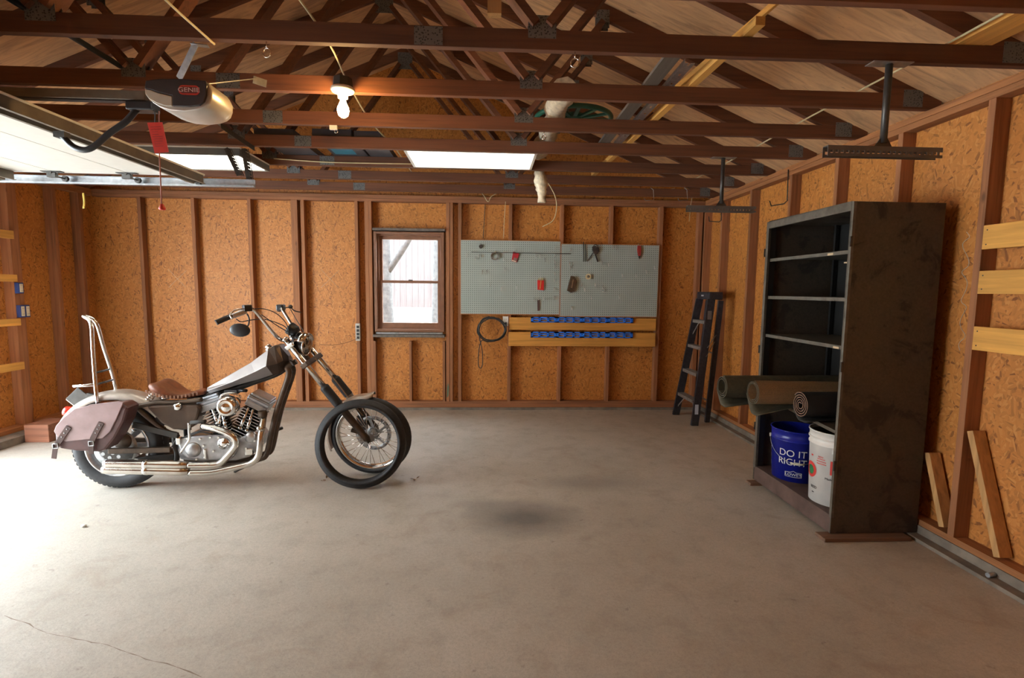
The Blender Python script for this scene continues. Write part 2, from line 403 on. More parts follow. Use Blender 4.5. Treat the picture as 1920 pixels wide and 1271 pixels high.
frame(MB(), X0+.028, X1-.028, Z0+.03, Z1-.022, YB+.04, YO+.02, .02).build('frame_stop', MAT_BROWN, win, bevel=.002)
zm = P(770, 528).z
s1 = frame(MB(), X0+.048, X1-.048, zm-.012, Z1-.042, YO-.01, YO+.02, .035, .022, .04).build('upper_sash', MAT_BROWN, win, bevel=.003)
MB().bb((X0+.08, YO+.002, zm+.008), (X1-.08, YO+.006, Z1-.08)).build('pane', MAT_GLASS, s1)
s2 = frame(MB(), X0+.048, X1-.048, Z0+.05, zm+.012, YO-.045, YO-.012, .035, .055, .03).build('lower_sash', MAT_BROWN, win, bevel=.003)
MB().bb((X0+.08, YO-.032, Z0+.1), (X1-.08, YO-.028, zm-.015)).build('pane', MAT_GLASS, s2)
c = P(769, 522); MB().box((c.x, YO-.05, zm+.018), (.05, .02, .016)).build('sash_lock', MAT_DKSTEEL, win, bevel=.003)
a, b = P(699, 428), P(834.5, 434)
MB().bb((a.x, YB-.03, b.z), (b.x, YO-.002, a.z+.005)).build('head_trim', MAT_GREYWD, win, bevel=.003)
a, b = P(700, 626.5), P(834, 632.5)
MB().bb((a.x, YB-.035, b.z), (b.x, YO-.002, a.z)).build('sill', MAT_GREYWD, win, bevel=.003)
a, b = P(706, 622), P(830, 626)
MB().bb((a.x, YB-.02, b.z-.002), (b.x, YB+.01, a.z-.004)).build('sash_rail', MAT_STEEL, win)
# ================================================================ ROOF TRUSSES
def plate_mat():
    t = NT('truss_plate_steel'); v = t.coord((1, 1, 1)); vo = t.new('ShaderNodeTexVoronoi'); vo.inputs['Scale'].default_value = 90; t.link(v, vo.inputs['Vector'])
    col = t.ramp(vo.outputs['Distance'], [(.15, (.03, .03, .03)), (.45, (.16, .16, .155))])
    return t.out(col, .5, .5, vo.outputs['Distance'], .4, .003)
MAT_PLATE = plate_mat()
TY = [1.98, 2.45, 3.04, 3.635, 4.20, 4.805, 5.375, 5.96]
TD = .038; ZB = ZT+.0775; CH = .089; SL = math.atan(.4167)
NL, NR = -1.97, .245
def make_truss(splice, label):
    t = thing('roof_truss', label, 'truss', (RC, 0, ZB), 'roof trusses')
    MB().bb((XLO+.02, 0, ZB), (XRO-.02, TD, ZB+CH)).build('bottom_chord', MAT_TRUSS, t, bevel=.002)
    for sg in (-1, 1):
        xe = XLO-.04 if sg < 0 else XRO+.04
        hv = CH/math.cos(SL); top = lambda x: roofz(x)-.002
        xs = RC+sg*.001
        # clip the heel so it meets the bottom chord
        xh = RC+sg*(4.157-.002-hv-(ZB+CH))/.4167
        xo = RC+sg*(4.157-.004-(ZB+CH))/.4167; xo = max(XLO, min(XRO, xo))
        MB().poly([(xs, 0, top(xs)), (xs, 0, top(xs)-hv), (xh, 0, ZB+CH+.0005), (xo, 0, ZB+CH+.0005), (xo, 0, max(top(xo), ZB+CH+.002))], (0, TD, 0)).build('top_chord', MAT_TRUSS, t)
        nb = NL if sg < 0 else NR; xq = -2.58 if sg < 0 else .78
        MB().beam((nb+sg*-.03, TD/2, ZB+CH+.02), (RC+sg*.06, TD/2, roofz(RC)-hv-.09), TD*.98, CH, (0, 1, 0)).build('web', MAT_TRUSS, t)
        MB().beam((nb+sg*.03, TD/2, ZB+CH+.02), (xq, TD/2, roofz(xq)-hv-.03), TD*.98, CH*.98, (0, 1, 0)).build('web', MAT_TRUSS, t)
        for (x, z, w, h) in ((nb, ZB+.10, .13, .10), (xq, roofz(xq)-hv-.01, .09, .12)):
            for yy in (-.0016, TD):
                MB().bb((x-w/2, yy, z-h/2), (x+w/2, yy+.0016, z+h/2)).build('connector_plate', MAT_PLATE, t)
        x = XRO-.20 if sg > 0 else XLO+.20
        MB().bb((x-.06, -.0016, ZB+.012), (x+.06, 0, ZB+.11)).build('connector_plate', MAT_PLATE, t)
    MB().bb((RC-.08, -.0016, roofz(RC)-.24), (RC+.08, 0, roofz(RC)-.06)).build('connector_plate', MAT_PLATE, t)
    for x in splice:
        MB().bb((x-.065, -.0016, ZB+.005), (x+.065, 0, ZB+.085)).build('connector_plate', MAT_PLATE, t)
    return t
def move_y(t, y): t.location.y = y
TL = ['roof truss nearest the camera, only a corner showing at the top right', 'front-most full roof truss, crossing the very top of the view', 'second roof truss, carrying the bare light bulb and passing behind the opener',
      'third roof truss, just behind the glowing bulb', 'fourth roof truss, in front of the fluorescent fixtures', 'fifth roof truss, just behind the fluorescent fixtures',
      'sixth roof truss, second from the back wall', 'rearmost roof truss, right above the back wall top plate']
for i, y in enumerate(TY):
    t = make_truss((-.276,) if i in (1,) else (-1.46,), TL[i]); move_y(t, y)
# ridge bracing block seen at the top of the view
b = onY(914, 25, 2.41); b2 = onY(940, 25, 2.41)
solo(MB().bb((b.x, 2.405, b.z), (b2.x, 2.4475, b.z+.2)), 'wood_block', MAT_PINE_Z, 'pale wood block fixed to the front truss at the top centre of the view', 'wood block')
# ---------------------------------------------------------------- things stored up on the trusses
ZC = ZB+CH+.001
MAT_GREYBOARD = wood('weathered_grey_board', (.10, .075, .055), 1, .7)
MAT_PLASTIC_W = plain('crinkled_plastic_sheet', (.62, .55, .42), .3, 0, .3, 30, .5)
MAT_GREEN = plain('green_plastic', (.012, .085, .055), .4)
solo(MB().bb((.90, 2.6, ZC), (.985, 4.3, ZC+.018)), 'grey_board', MAT_GREYBOARD, 'weathered grey board lying across the truss chords beside the slotted metal strip', 'board')
def slotted(name, lo, hi, label):
    x0, y0, z0 = lo; x1, y1, z1 = hi; mb = MB(); n = int((y1-y0)/.12); st = (y1-y0)/n; xc = (x0+x1)/2
    mb.bb((x0, y0, z0), (xc-.006, y1, z1)); mb.bb((xc+.006, y0, z0), (x1, y1, z1))
    for i in range(n): mb.bb((xc-.006, y0+i*st+.03, z0), (xc+.006, y0+(i+1)*st, z1))
    mb.bb((x0, y0, z1), (x0+.003, y1, z1+.02))
    return solo(mb, name, MAT_ALU, label, 'metal strip')
slotted('slotted_metal_strip', (1.03, 2.75, ZC), (1.085, 4.25, ZC+.004), 'shiny slotted metal strip lying lengthwise on the truss chords')
solo(MB().beam((1.10, 5.4, ZC+.02), (1.22, 2.35, ZC+.021), .045, .038), 'wood_strip', MAT_PINE, 'slim pinkish wood strip lying along the trusses right of the slotted metal strip', 'wood strip')
p, q = onZ(1500, 30, ZC+.20), onZ(1290, 162, ZC+.03)
a = onZ(1190, 232, ZC+.03); dv = (V((p.x, p.y, ZC+.45))-V(a)); 
solo(MB().beam(V((a.x, a.y, ZC+.03)), V((1.55, 2.35, ZC+.33)), .018, .032), 'diagonal_brace', MAT_PINE, 'thin yellow pine diagonal brace rising across the right side trusses', 'brace')
solo(MB().bb((2.24, 1.5, ZC), (2.42, 2.52, ZC+.02)), 'pine_plank', MAT_PINE, 'orange pine plank lying on the trusses at the upper right corner', 'plank')
# plastic-wrapped bundle
mb = MB(); rnd = random.Random(3); pts = []; rings = []
for i in range(26):
    y = 3.30+i*.066; x = .48+.012*math.sin(i*.9); r = .075*(1 if i < 22 else 1-.12*(i-21))
    rings.append([V((x+r*math.cos(a)*(1+rnd.uniform(-.12, .12)), y, ZC+.073+.9*r*math.sin(a)*(1+rnd.uniform(-.12, .05)))) for a in [2*PI*k/14 for k in range(14)]])
mb.loft(rings); solo(mb, 'plastic_wrapped_bundle', MAT_PLASTIC_W, 'long bundle wrapped in pale crinkled plastic lying up on the trusses', 'bundle')
c0 = onY(1012, 318, 4.95); mb = MB(); rings = []; rnd = random.Random(5)
path = bez([onY(1010, 312, 4.92), onY(1013, 335, 4.92), onY(1015, 355, 4.92), onY(1016, 380, 4.92)], 5)
for i, p in enumerate(path):
    f = i/(len(path)-1); r = .03+.03*math.sin(PI*min(1, f*1.15))+.006*(f > .9); rings.append([p+V((r*math.cos(a)*(1+rnd.uniform(-.22, .22)), .7*r*math.sin(a)*(1+rnd.uniform(-.2, .2)), rnd.uniform(-.004, .004))) for a in [2*PI*k/16 for k in range(16)]])
solo(mb.loft(rings), 'hanging_plastic_bag', MAT_PLASTIC_W, 'twisted clear plastic bag hanging down at the right end of the fluorescent light', 'plastic bag')
# green spoked disc
gw = thing('green_plastic_wheel', 'round dark green plastic wheel with spokes lying on the plastic-wrapped bundle', 'wheel', (.68, 4.2, ZC+.16))
c = V((.68, 4.2, ZC+.178)); MB().torus(c, (0, 0, 1), .30, .019, 40, 10).build('rim', MAT_GREEN, gw)
mb = MB()
for k in range(12):
    a = 2*PI*k/12; mb.beam(c+V((.07*math.cos(a), .07*math.sin(a), 0)), c+V((.285*math.cos(a), .285*math.sin(a), 0)), .03, .014)
mb.build('spoke', MAT_GREEN, gw); MB().cyl(c-V((0, 0, .018)), c+V((0, 0, .03)), .085, 24).build('hub', MAT_GREEN, gw)
solo(MB().tube([(-2.04, 1.2, ZC+.016), (-2.04, 3.1, ZC+.016)], .015, 10), 'black_pipe', MAT_BLACK, 'black pipe lying lengthwise on the trusses above the door opener', 'pipe')
MAT_DKGREY = plain('dark_grey_card', (.045, .04, .045), .6)
MAT_BLUECARD = plain('blue_print', (.02, .16, .24), .5)
a, b = onZ(525, 285, ZC), onZ(590, 285, ZC)
solo(MB().bb((a.x, 4.22, ZC), (b.x-.005, 5.2, ZC+.05)), 'grey_board_sheet', MAT_DKGREY, 'flat dark grey sheet stored on the trusses between the two fluorescent lights', 'panel')
bx = thing('storage_box', 'dark box with blue printed edge on the trusses left of the main fluorescent light', 'box', (b.x+.12, 4.5, ZC))
c1, d1 = onZ(619, 285, ZC).x, onZ(684, 285, ZC).x
MB().bb((c1, 4.22, ZC), (d1, 5.15, ZC+.06)).build('body', MAT_DKGREY, bx, bevel=.004)
MB().bb((c1+.03, 4.3, ZC-.0008), (d1-.09, 4.75, ZC)).build('printed_label', MAT_BLUECARD, bx)
solo(MB().bb((d1+.02, 4.22, ZC), (-.86, 5.2, ZC+.05)), 'black_board_sheet', MAT_DKGREY, 'flat black sheet stored on the trusses touching the left end of the main fluorescent light', 'sheet')
# ---------------------------------------------------------------- lighting
MAT_TUBE = emis('fluorescent_diffuser', (1, .95, .80), 6)
MAT_BULB = emis('glowing_bulb', (1, .60, .22), 420)
MAT_PORC = plain('white_porcelain', (.82, .80, .74), .3, 0, .03)
def fluor(x0, x1, y0, y1, label, z, hm):
    t = thing('fluorescent_light', label, 'ceiling light', ((x0+x1)/2, (y0+y1)/2, z-.06), 'fluorescent fixtures')
    MB().bb((x0, y0, z-.012), (x1, y1, z)).build('back_pan', MAT_WHITE, t)
    mb = MB(); w = .022
    mb.bb((x0, y0, z-.065), (x1, y0+.012, z-.012)); mb.bb((x0, y1-.012, z-.065), (x1, y1, z-.012)); mb.bb((x0, y0+.012, z-.065), (x0+w, y1-.012, z-.012)); mb.bb((x1-w, y0+.012, z-.065), (x1, y1-.012, z-.012))
    mb.build('housing', hm, t, bevel=.002)
    MB().bb((x0+w, y0+.012, z-.055), (x1-w, y1-.012, z-.052)).build('diffuser', MAT_TUBE, t)
    mb = MB()
    for yy in (y0+(y1-y0)*.3, y0+(y1-y0)*.7): mb.bb((x0+w, yy-.006, z-.0565), (x1-w, yy+.006, z-.0552))
    mb.build('reflector_seam', MAT_WHITE, t)
fluor(-.68, .40, 4.245, 4.80, 'wide glowing fluorescent fixture under the trusses in the middle of the ceiling', ZB+.066, MAT_WHITE)
fluor(-2.95, -1.97, 4.245, 4.80, 'glowing fluorescent fixture partly hidden above the open garage door', ZB-.001, plain('grey_fixture_housing', (.12, .115, .10), .5))
lb = thing('bulb_lamp', 'bare glowing light bulb in a white porcelain holder under the second truss', 'light bulb', onY(646, 170, 3.0))
c = onY(646, 172, 3.0); zc = ZB-.052
cc = V((c.x, 2.965, 2.583))
MB().lathe([(0, .05), (.052, .05), (.055, .0), (0, 0)], cc, (0, 0, 1), 8, False).build('junction_box', MAT_DKSTEEL, lb)
MB().lathe([(0, .0), (.062, -.001), (.066, -.012), (.058, -.022), (.03, -.026), (.027, -.055), (0, -.055)], cc, (0, 0, 1), 28).build('lamp_holder', MAT_PORC, lb)
MB().lathe([(.0, -.055), (.014, -.056), (.016, -.075), (.03, -.105), (.032, -.122), (.026, -.145), (.012, -.157), (0, -.159)], cc, (0, 0, 1), 24).build('bulb', MAT_BULB, lb)
BULB = cc+V((0, 0, -.12))
# ---------------------------------------------------------------- garage door, tracks, opener
ZD = 2.312; DE = -2.13
MAT_DOORW = plain('white_door_steel', (.80, .78, .71), .45, 0, .03)
MAT_STRUT = plain('brown_steel_strut', (.15, .12, .085), .5, .3, .2)
gd = thing('garage_door', 'white sectional garage door standing open overhead on the left', 'garage door', (-3.3, 2.5, ZD))
y0, y1 = D1[0]+.04, D1[1]-.09; sec = .53
for k in range(4):
    x1 = DE-k*sec; MB().bb((x1-sec+.004, y0, ZD), (x1-.001, y1, ZD+.014)).build('door_section', MAT_DOORW, gd, bevel=.004)
for x in (DE-.035, DE-2*sec-.33):
    mb = MB(); 
    mb.bb((x-.034, y0+.01, ZD-.005), (x+.034, y1-.03, ZD-.001)); mb.bb((x-.034, y0+.01, ZD-.06), (x-.030, y1-.03, ZD-.005)); mb.bb((x+.030, y0+.01, ZD-.06), (x+.034, y1-.03, ZD-.005))
    mb.bb((x-.05, y0+.01, ZD-.063), (x-.030, y1-.03, ZD-.06)); mb.bb((x+.030, y0+.01, ZD-.063), (x+.05, y1-.03, ZD-.06))
    mb.build('strut', MAT_STRUT, gd)
for k in range(1, 4):
    for yy in (y1-.06, (y0+y1)/2, y0+.06):
        x = DE-k*sec; mb = MB().bb((x-.07, yy-.02, ZD-.006), (x+.07, yy+.02, ZD-.001)); mb.cyl((x, yy-.022, ZD-.012), (x, yy+.022, ZD-.012), .009, 10); mb.build('hinge', MAT_DKSTEEL, gd)
        if yy > 3.5 or yy < 1.5:
            sgn = 1 if yy > 3 else -1
            rl = MB().cyl((x, yy, ZD-.03), (x, yy+sgn*.125, ZD-.03), .006, 8); rl.cyl((x, yy+sgn*.105, ZD-.03), (x, yy+sgn*.125, ZD-.03), .022, 16); rl.bb((x-.03, yy-.015, ZD-.045), (x+.03, yy+.015, ZD-.012)); rl.build('roller', MAT_DKSTEEL, gd)
x = DE-.10; mb = MB().bb((x-.03, y1-.05, ZD-.05), (x+.03, y1-.01, ZD-.005)); mb.cyl((x, y1-.02, ZD-.03), (x, y1+.095, ZD-.03), .006, 8); mb.cyl((x, y1+.075, ZD-.03), (x, y1+.095, ZD-.03), .022, 16); mb.build('roller', MAT_DKSTEEL, gd)
def track(yc, sg, label):
    t = thing('door_track', label, 'door track', (-3, yc, ZD-.06), 'door tracks'); xe = onY(476, 356, yc).x
    z0, z1 = ZD-.062, ZD-.002; mb = MB()
    xs = XLO+.04
    mb.bb((xs, yc-.003+sg*.03, z0), (xe, yc+sg*.03, z1)); mb.bb((xs, min(yc, yc+sg*.03), z0), (xe, max(yc, yc+sg*.03), z0+.003)); mb.bb((xs, yc-.002, z0), (xe, yc+.001, z0+.012))
    mb.bb((xs, min(yc, yc+sg*.03), z1-.003), (xe, max(yc, yc+sg*.03), z1)); mb.build('rail', MAT_STEEL, t)
    mb = MB(); zz = ZB-.043; n = 9
    for (xa, za, xb, zb) in ((xe-.03, z1+.0, xe-.06, zz), (xe-.10, z1+.03, xe-.19, zz)):
        dx, dz = xb-xa, zb-za; L = math.hypot(dx, dz); yw = yc+sg*.034
        for i in range(n):
            f0, f1 = (i+.22)/n, (i+1)/n
            mb.beam((xa+dx*f0, yw, za+dz*f0), (xa+dx*f1, yw, za+dz*f1), .003, .032, (0, 1, 0))
        mb.beam((xa-.014, yw, za), (xb-.014, yw, zb), .0035, .008, (0, 1, 0)); mb.beam((xa+.014, yw, za), (xb+.014, yw, zb), .0035, .008, (0, 1, 0))
        mb.beam((xa-.018, yw-.014, za), (xb-.018, yw-.014, zb), .03, .003, (0, 1, 0))
    mb.build('hanger', MAT_DKSTEEL, t)
    return t
track(4.10, 1, 'galvanized garage door track running along the back wall side')
track(.86, -1, 'galvanized garage door track on the near side of the open door')
# perforated angle under the trusses
pa, pb = onZ(406, 231, ZB-.004), onZ(483, 275, ZB-.004)
mb = MB(); xx = (pa.x+pb.x)/2
mb.beam((xx, pa.y, ZB-.003), (xx-.03, pb.y, ZB-.003), .035, .003); mb.beam((xx+.017, pa.y, ZB-.02), (xx-.013, pb.y, ZB-.02), .003, .035)
solo(mb, 'perforated_angle', MAT_DKSTEEL, 'dark perforated steel angle under the trusses holding the track hangers', 'steel angle')
# opener
YOp = 2.60
op = thing('garage_door_opener', 'dark and silver garage door opener hanging under the trusses on the left', 'door opener', onY(350, 190, YOp))
MAT_OPD = plain('opener_dark_shell', (.035, .03, .032), .35, 0, .05)
MAT_OPS = plain('opener_silver_shell', (.55, .52, .47), .33, .35, .04)
MAT_LENS = plain('opener_lamp_lens', (.50, .45, .36), .3, 0, .04)
ya, yb = YOp-.14, YOp+.09
def prof(pts, y): return [onY(u, v, ya)*1 for u, v in pts]
body = [(273, 158), (281, 151), (300, 149), (345, 148.5), (380, 150), (390, 155), (396, 168), (396, 182), (392, 193), (384, 200), (370, 205), (345, 208), (318, 206), (298, 200), (284, 191), (275, 180), (272, 168)]
base = [onY(u, v, ya) for u, v in body]; cx = sum(p.x for p in base)/len(base); cz = sum(p.z for p in base)/len(base)
rings = []
for (y, k) in ((ya, .97), (ya+.012, 1.0), (yb-.06, 1.0), (yb-.02, .95), (yb, .82)):
    rings.append([V((cx+(p.x-cx)*k, y, cz+(p.z-cz)*k)) for p in base])
MB().loft(rings, True).build('motor_housing', MAT_OPS, op)
dk = [(276, 153), (300, 149.5), (345, 149.5), (388, 153), (390, 162), (389, 180), (385, 192), (376, 199), (358, 201), (326, 200), (326, 181), (300, 175), (284, 169), (274, 168)]
MB().poly([onY(u, v, ya-.001) for u, v in dk], (0, -.012, 0)).build('side_cover', MAT_OPD, op, bevel=.003)
ln = [(274, 169), (284, 170), (300, 176), (325, 182), (325, 200), (310, 199), (296, 194), (282, 187), (275, 178)]
MB().poly([onY(u, v, ya-.001) for u, v in ln], (0, -.010, 0)).build('lamp_lens', MAT_LENS, op, bevel=.003)
def text(s, name, mat, parent, size, xf, ext=.0006, align='CENTER'):
    cu = bpy.data.curves.new(name, 'FONT'); cu.body = s; cu.size = size; cu.extrude = ext; cu.align_x = align; cu.align_y = 'CENTER'
    o = bpy.data.objects.new(name, cu); COL.objects.link(o); bpy.context.view_layer.update()
    me = bpy.data.meshes.new_from_object(o.evaluated_get(bpy.context.evaluated_depsgraph_get())); bpy.data.objects.remove(o); bpy.data.curves.remove(cu)
    for v in me.vertices: v.co = xf(v.co)
    r = root_of(parent); o0 = ORG[r.name]
    for v in me.vertices: v.co = V(v.co)-o0
    me.materials.clear(); me.materials.append(mat)
    o = bpy.data.objects.new(name, me); COL.objects.link(o); o.parent = parent; return o
c = onY(354.5, 169, ya-.0135); w2 = (onY(374, 169, ya).x-onY(335, 169, ya).x)/2; h2 = .0205
def rrect(c, w, h, r, y, n=5):
    out = []
    for (sx, sz, a0) in ((1, 1, 0), (-1, 1, 90), (-1, -1, 180), (1, -1, 270)):
        for i in range(n+1):
            a = rad(a0+90*i/n); out.append(V((c.x+sx*(w-r)+r*math.cos(a), y, c.z+sz*(h-r)+r*math.sin(a))))
    return out
lg = MB().poly(rrect(c, w2, h2, .018, c.y), (0, -.001, 0)).build('brand_badge', MAT_RED, op)
MB().poly(rrect(c, w2-.006, h2-.006, .012, c.y-.001), (0, -.0006, 0)).build('badge_field', plain('badge_dark_red', (.12, .02, .02), .4), lg)
text('GENIE', 'badge_lettering', plain('badge_silver', (.70, .60, .56), .35, .2), lg, .027, lambda p: V((c.x+p.x*1.3, c.y-.002-p.z, c.z+p.y)))
bs = [onY(u, v, ya) for u, v in ((350, 217), (366, 219), (374, 225), (360, 224))]
# hanging brackets
a, b = onY(366, 92, 2.50), onY(336, 146, YOp)
MB().beam((a.x, 2.505, ZB-.002), (b.x+.01, YOp-.02, cz+.115), .03, .004, (0, 1, 0)).beam((a.x-.02, 2.505, ZB-.004), (a.x+.05, 2.52, ZB-.004), .03, .003).build('hanger_strap', MAT_STEEL, op)
a, b = onY(402, 160, YOp), onY(478, 147, 3.0)
MB().beam((a.x-.05, YOp, cz+.10), (b.x, 2.99, ZB+.04), .03, .004).beam((b.x-.01, 3.0, ZB+.04), (b.x+.05, 3.03, ZB+.03), .004, .04).build('rear_brace', MAT_STEEL, op)
a = onY(275, 186, YOp-.02)
mb = MB(); xl = XLO+.02
a.z = max(a.z, 2.366); mb.bb((xl, YOp-.035, a.z-.012), (a.x, YOp+.005, a.z+.03)); mb.build('rail', MAT_STRUT, op, bevel=.003)
mb = MB().bb((xl, YOp-.03, a.z-.0185), (a.x, YOp+.0, a.z-.0125)); mb.build('drive_belt', MAT_BLACK, op)
t0 = onY(263, 205, YOp-.02); tz = a.z
MB().bb((t0.x-.05, YOp-.05, tz-.06), (t0.x+.07, YOp+.02, tz-.019)).build('trolley', MAT_BLACK, op, bevel=.006)
arm = bez([V((t0.x-.01, YOp-.03, tz-.055)), onY(235, 229, YOp-.03), onY(205, 250, YOp-.03), onY(180, 272, YOp-.03), onY(160, 281, YOp-.03), onY(138, 275, YOp-.03), onY(118, 256, YOp-.03)], 5)
MB().tube(arm, .014, 10).build('door_arm', MAT_BLACK, op)
e = arm[-1]; MB().bb((e.x-.03, e.y-.018, e.z-.006), (e.x+.02, e.y+.018, min(ZD-.003, e.z+.02))).build('arm_bracket', MAT_DKSTEEL, op)
# release tag and cord
ct = onY(297, 222, YOp-.07)
rt = thing('hanging_tag', 'red plastic instruction tag hanging from the opener trolley', 'tag', ct)
q = [onY(u, v, YOp-.07) for u, v in ((276, 230), (304, 229), (316, 285), (290, 287))]
MB().poly(q, (0, .002, 0)).build('tag_sheet', MAT_RED, rt)
MB().tube([onY(290, 206, YOp-.05), onY(291, 232, YOp-.068)], .0025, 6).build('tag_string', MAT_CABLE_B, rt)
mb = MB(); rr = random.Random(2)
for i in range(9):
    f = .15+.08*i; l = q[0].lerp(q[3], f); r = q[1].lerp(q[2], f); mb.beam(l.lerp(r, .15)-V((0, .0006, 0)), l.lerp(r, rr.uniform(.55, .88))-V((0, .0006, 0)), .0008, .004, (0, 1, 0))
mb.build('tag_print', plain('tag_dark_print', (.2, .01, .01), .6), rt)
rc = thing('pull_cord', 'thin release cord with a red pull handle hanging under the opener', 'pull cord', onY(303, 390, YOp-.02))
MB().tube([onY(298, 208, YOp-.02), onY(299, 290, YOp-.02), onY(303, 383, YOp-.02)], .003, 6).build('cord', plain('faded_red_cord', (.35, .12, .08), .7), rc)
h = onY(304, 388, YOp-.02); MB().lathe([(0, .016), (.006, .014), (.016, -.008), (.012, -.014), (0, -.014)], h, (0, 0, 1), 12).build('pull_handle', MAT_RED, rc)
solo(MB().tube(bez([onY(156, 362, 4.0), onY(158, 378, 4.0), onY(157, 391, 4.0)], 4), .006, 6), 'yellow_cord_end', plain('yellow_cord', (.55, .36, .06), .7), 'short yellow cord end dangling below the garage door at the left', 'cord')
# ---------------------------------------------------------------- ceiling hanger racks
def rack(xc, y, label):
    t = thing('ceiling_rack', label, 'storage hanger', (xc, y, 2.17), 'ceiling storage hangers')
    z1 = ZB-.001; zr = 2.195
    MB().bb((xc-.10, y-.03, z1-.004), (xc+.10, y+.03, z1)).build('mounting_plate', MAT_STEEL, t)
    MB().cyl((xc, y, zr+.02), (xc, y, z1-.004), .016, 14).build('pole', MAT_DKSTEEL, t)
    MB().poly([(xc-.045, y-.003, zr+.001), (xc+.045, y-.003, zr+.001), (xc+.014, y-.003, zr+.05), (xc-.014, y-.003, zr+.05)], (0, .006, 0)).build('gusset', MAT_DKSTEEL, t)
    mb = MB(); L = .29; mb.bb((xc-L, y-.02, zr-.003), (xc+L, y+.02, zr)); n = 22; st = 2*L/n
    for yy in (y-.02, y+.0175):
        mb.bb((xc-L, yy, zr-.022), (xc+L, yy+.0025, zr-.003)); mb.bb((xc-L, yy, zr-.050), (xc+L, yy+.0025, zr-.036))
        for i in range(n): mb.bb((xc-L+i*st, yy, zr-.036), (xc-L+(i+.45)*st, yy+.0025, zr-.022))
    mb.build('slotted_arm', plain('grey_slotted_steel', (.15, .14, .13), .5, .4), t)
rack(1.93, 2.47, 'dark T-shaped storage hanger under the front truss at the upper right')
rack(1.94, 4.22, 'dark T-shaped storage hanger farther back, above the step ladder')
# ---------------------------------------------------------------- eye hooks and cables
def eyehook(u, v, i, label, r=.02):
    p = onY(u, v, TY[i]+.012); x = p.x; mb = MB().cyl((x, p.y, ZB), (x, p.y, ZB-.028), .003, 8); mb.torus((x, p.y, ZB-.028-r), (.3, 1, 0), r, .0032, 20, 8)
    solo(mb, 'screw_eye', MAT_CHROME, label, 'hook', 'screw eyes under the trusses')
eyehook(500, 95, 1, 'shiny screw eye under the front truss left of the bulb')
eyehook(1078, 112, 1, 'shiny screw eye under the front truss right of the middle')
eyehook(1020, 256, 3, 'shiny screw eye under the third truss beside the plastic-wrapped bundle', .014)
p = onY(624, 240, TY[3]+.01); sm = thing('ring_clip', 'small white plastic clip with a ring under the third truss near the bulb', 'clip', (p.x, p.y, ZB))
MB().bb((p.x-.02, p.y-.01, ZB-.028), (p.x+.03, p.y+.01, ZB)).build('clip_body', MAT_WHITE, sm); MB().torus((p.x+.022, p.y, ZB-.038), (0, 1, 0), .011, .003, 16, 6).build('ring', MAT_CHROME, sm)
def cable(pts, name, label, r=.005, mat=None, n=6): return solo(MB().tube(bez(pts, n), r, 8), name, mat or MAT_CABLE_W, label, 'cable', 'cables')
zz = ZC+.006
cable([(-.86, 1.7, zz), (-.80, 2.2, zz), (-.79, 2.7, zz), (-.83, 3.2, zz), (-.85, 3.9, zz), (-.80, 4.5, zz), (-.79, 5.4, zz)], 'power_cord', 'cream cable running along the trusses over the bulb')
cable([(-1.21, 1.66, ZB-.006), (-1.24, 2.1, ZB-.012), (-1.25, 2.49, ZB-.006)], 'power_cord', 'short cream cable under the front truss left of the first screw eye')
cable([(2.19, 1.7, zz), (2.205, 2.6, zz), (2.2, 3.6, zz), (2.22, 4.6, zz), (2.2, 5.7, zz)], 'power_cord', 'yellow cable running lengthwise over the right ends of the trusses', .0055)
y = TY[5]-.006; cable([(-1.93, y, ZB+.05), (-1.5, y, ZB+.03), (-1.1, y, ZB+.028), (-.7, y, ZB+.03)], 'power_cord', 'cream cable joining the two fluorescent lights along a truss')
yb_ = YB-.03
cable([onY(u, v, yb_) for u, v in ((690, 356), (760, 356.5), (830, 358), (897, 358), (960, 359), (1030, 356), (1110, 353), (1190, 355), (1225, 366))], 'power_cord', 'long cream cable strung along the top of the back wall', .004)
cable([onY(u, v, yb_-.02) for u, v in ((966, 345), (940, 358), (922, 368), (915, 378), (908, 368), (900, 358))], 'power_cord', 'kinked cream cable dipping over the top plate left of the plastic bag', .005)
cable([onY(u, v, 5.3) for u, v in ((1022, 337), (1032, 350), (1042, 372), (1043, 395), (1036, 414), (1017, 425))], 'power_cord', 'cream cable dangling in a hook shape right of the plastic bag', .0045)
cable([onY(u, v, yb_) for u, v in ((948, 378), (946, 405), (944, 447))], 'power_cord', 'short cream cable dropping to the top of the left pegboard', .004)
cable([onY(u, v, YO-.02) for u, v in ((910, 378), (908, 410), (906, 447))], 'power_cord', 'black cable dropping to the top left of the left pegboard', .004, MAT_CABLE_B)
cable([onY(u, v, yb_) for u, v in ((1243, 365), (1250, 357), (1265, 353))], 'power_cord', 'short cream cable tail near the right end of the top plate', .004)
cable([onY(u, v, yb_-.03) for u, v in ((1255, 366), (1280, 362), (1297, 365), (1295, 385), (1292, 415))], 'power_cord', 'cream cable hanging into the back right corner behind the rear rack', .004)
for (u, lab) in ((1220, 'thin wire bracket hanging at the top of the back wall beside a cable end'), (1283, 'thin wire bracket hanging near the back right corner')):
    pts = [onY(u+dx, v, 5.7) for dx, v in ((0, 352), (5, 356), (6, 375), (-10, 376), (-12, 372))]
    solo(MB().tube(pts, .0035, 6), 'wire_bracket', MAT_ALU, lab, 'bracket', 'thin wire brackets')
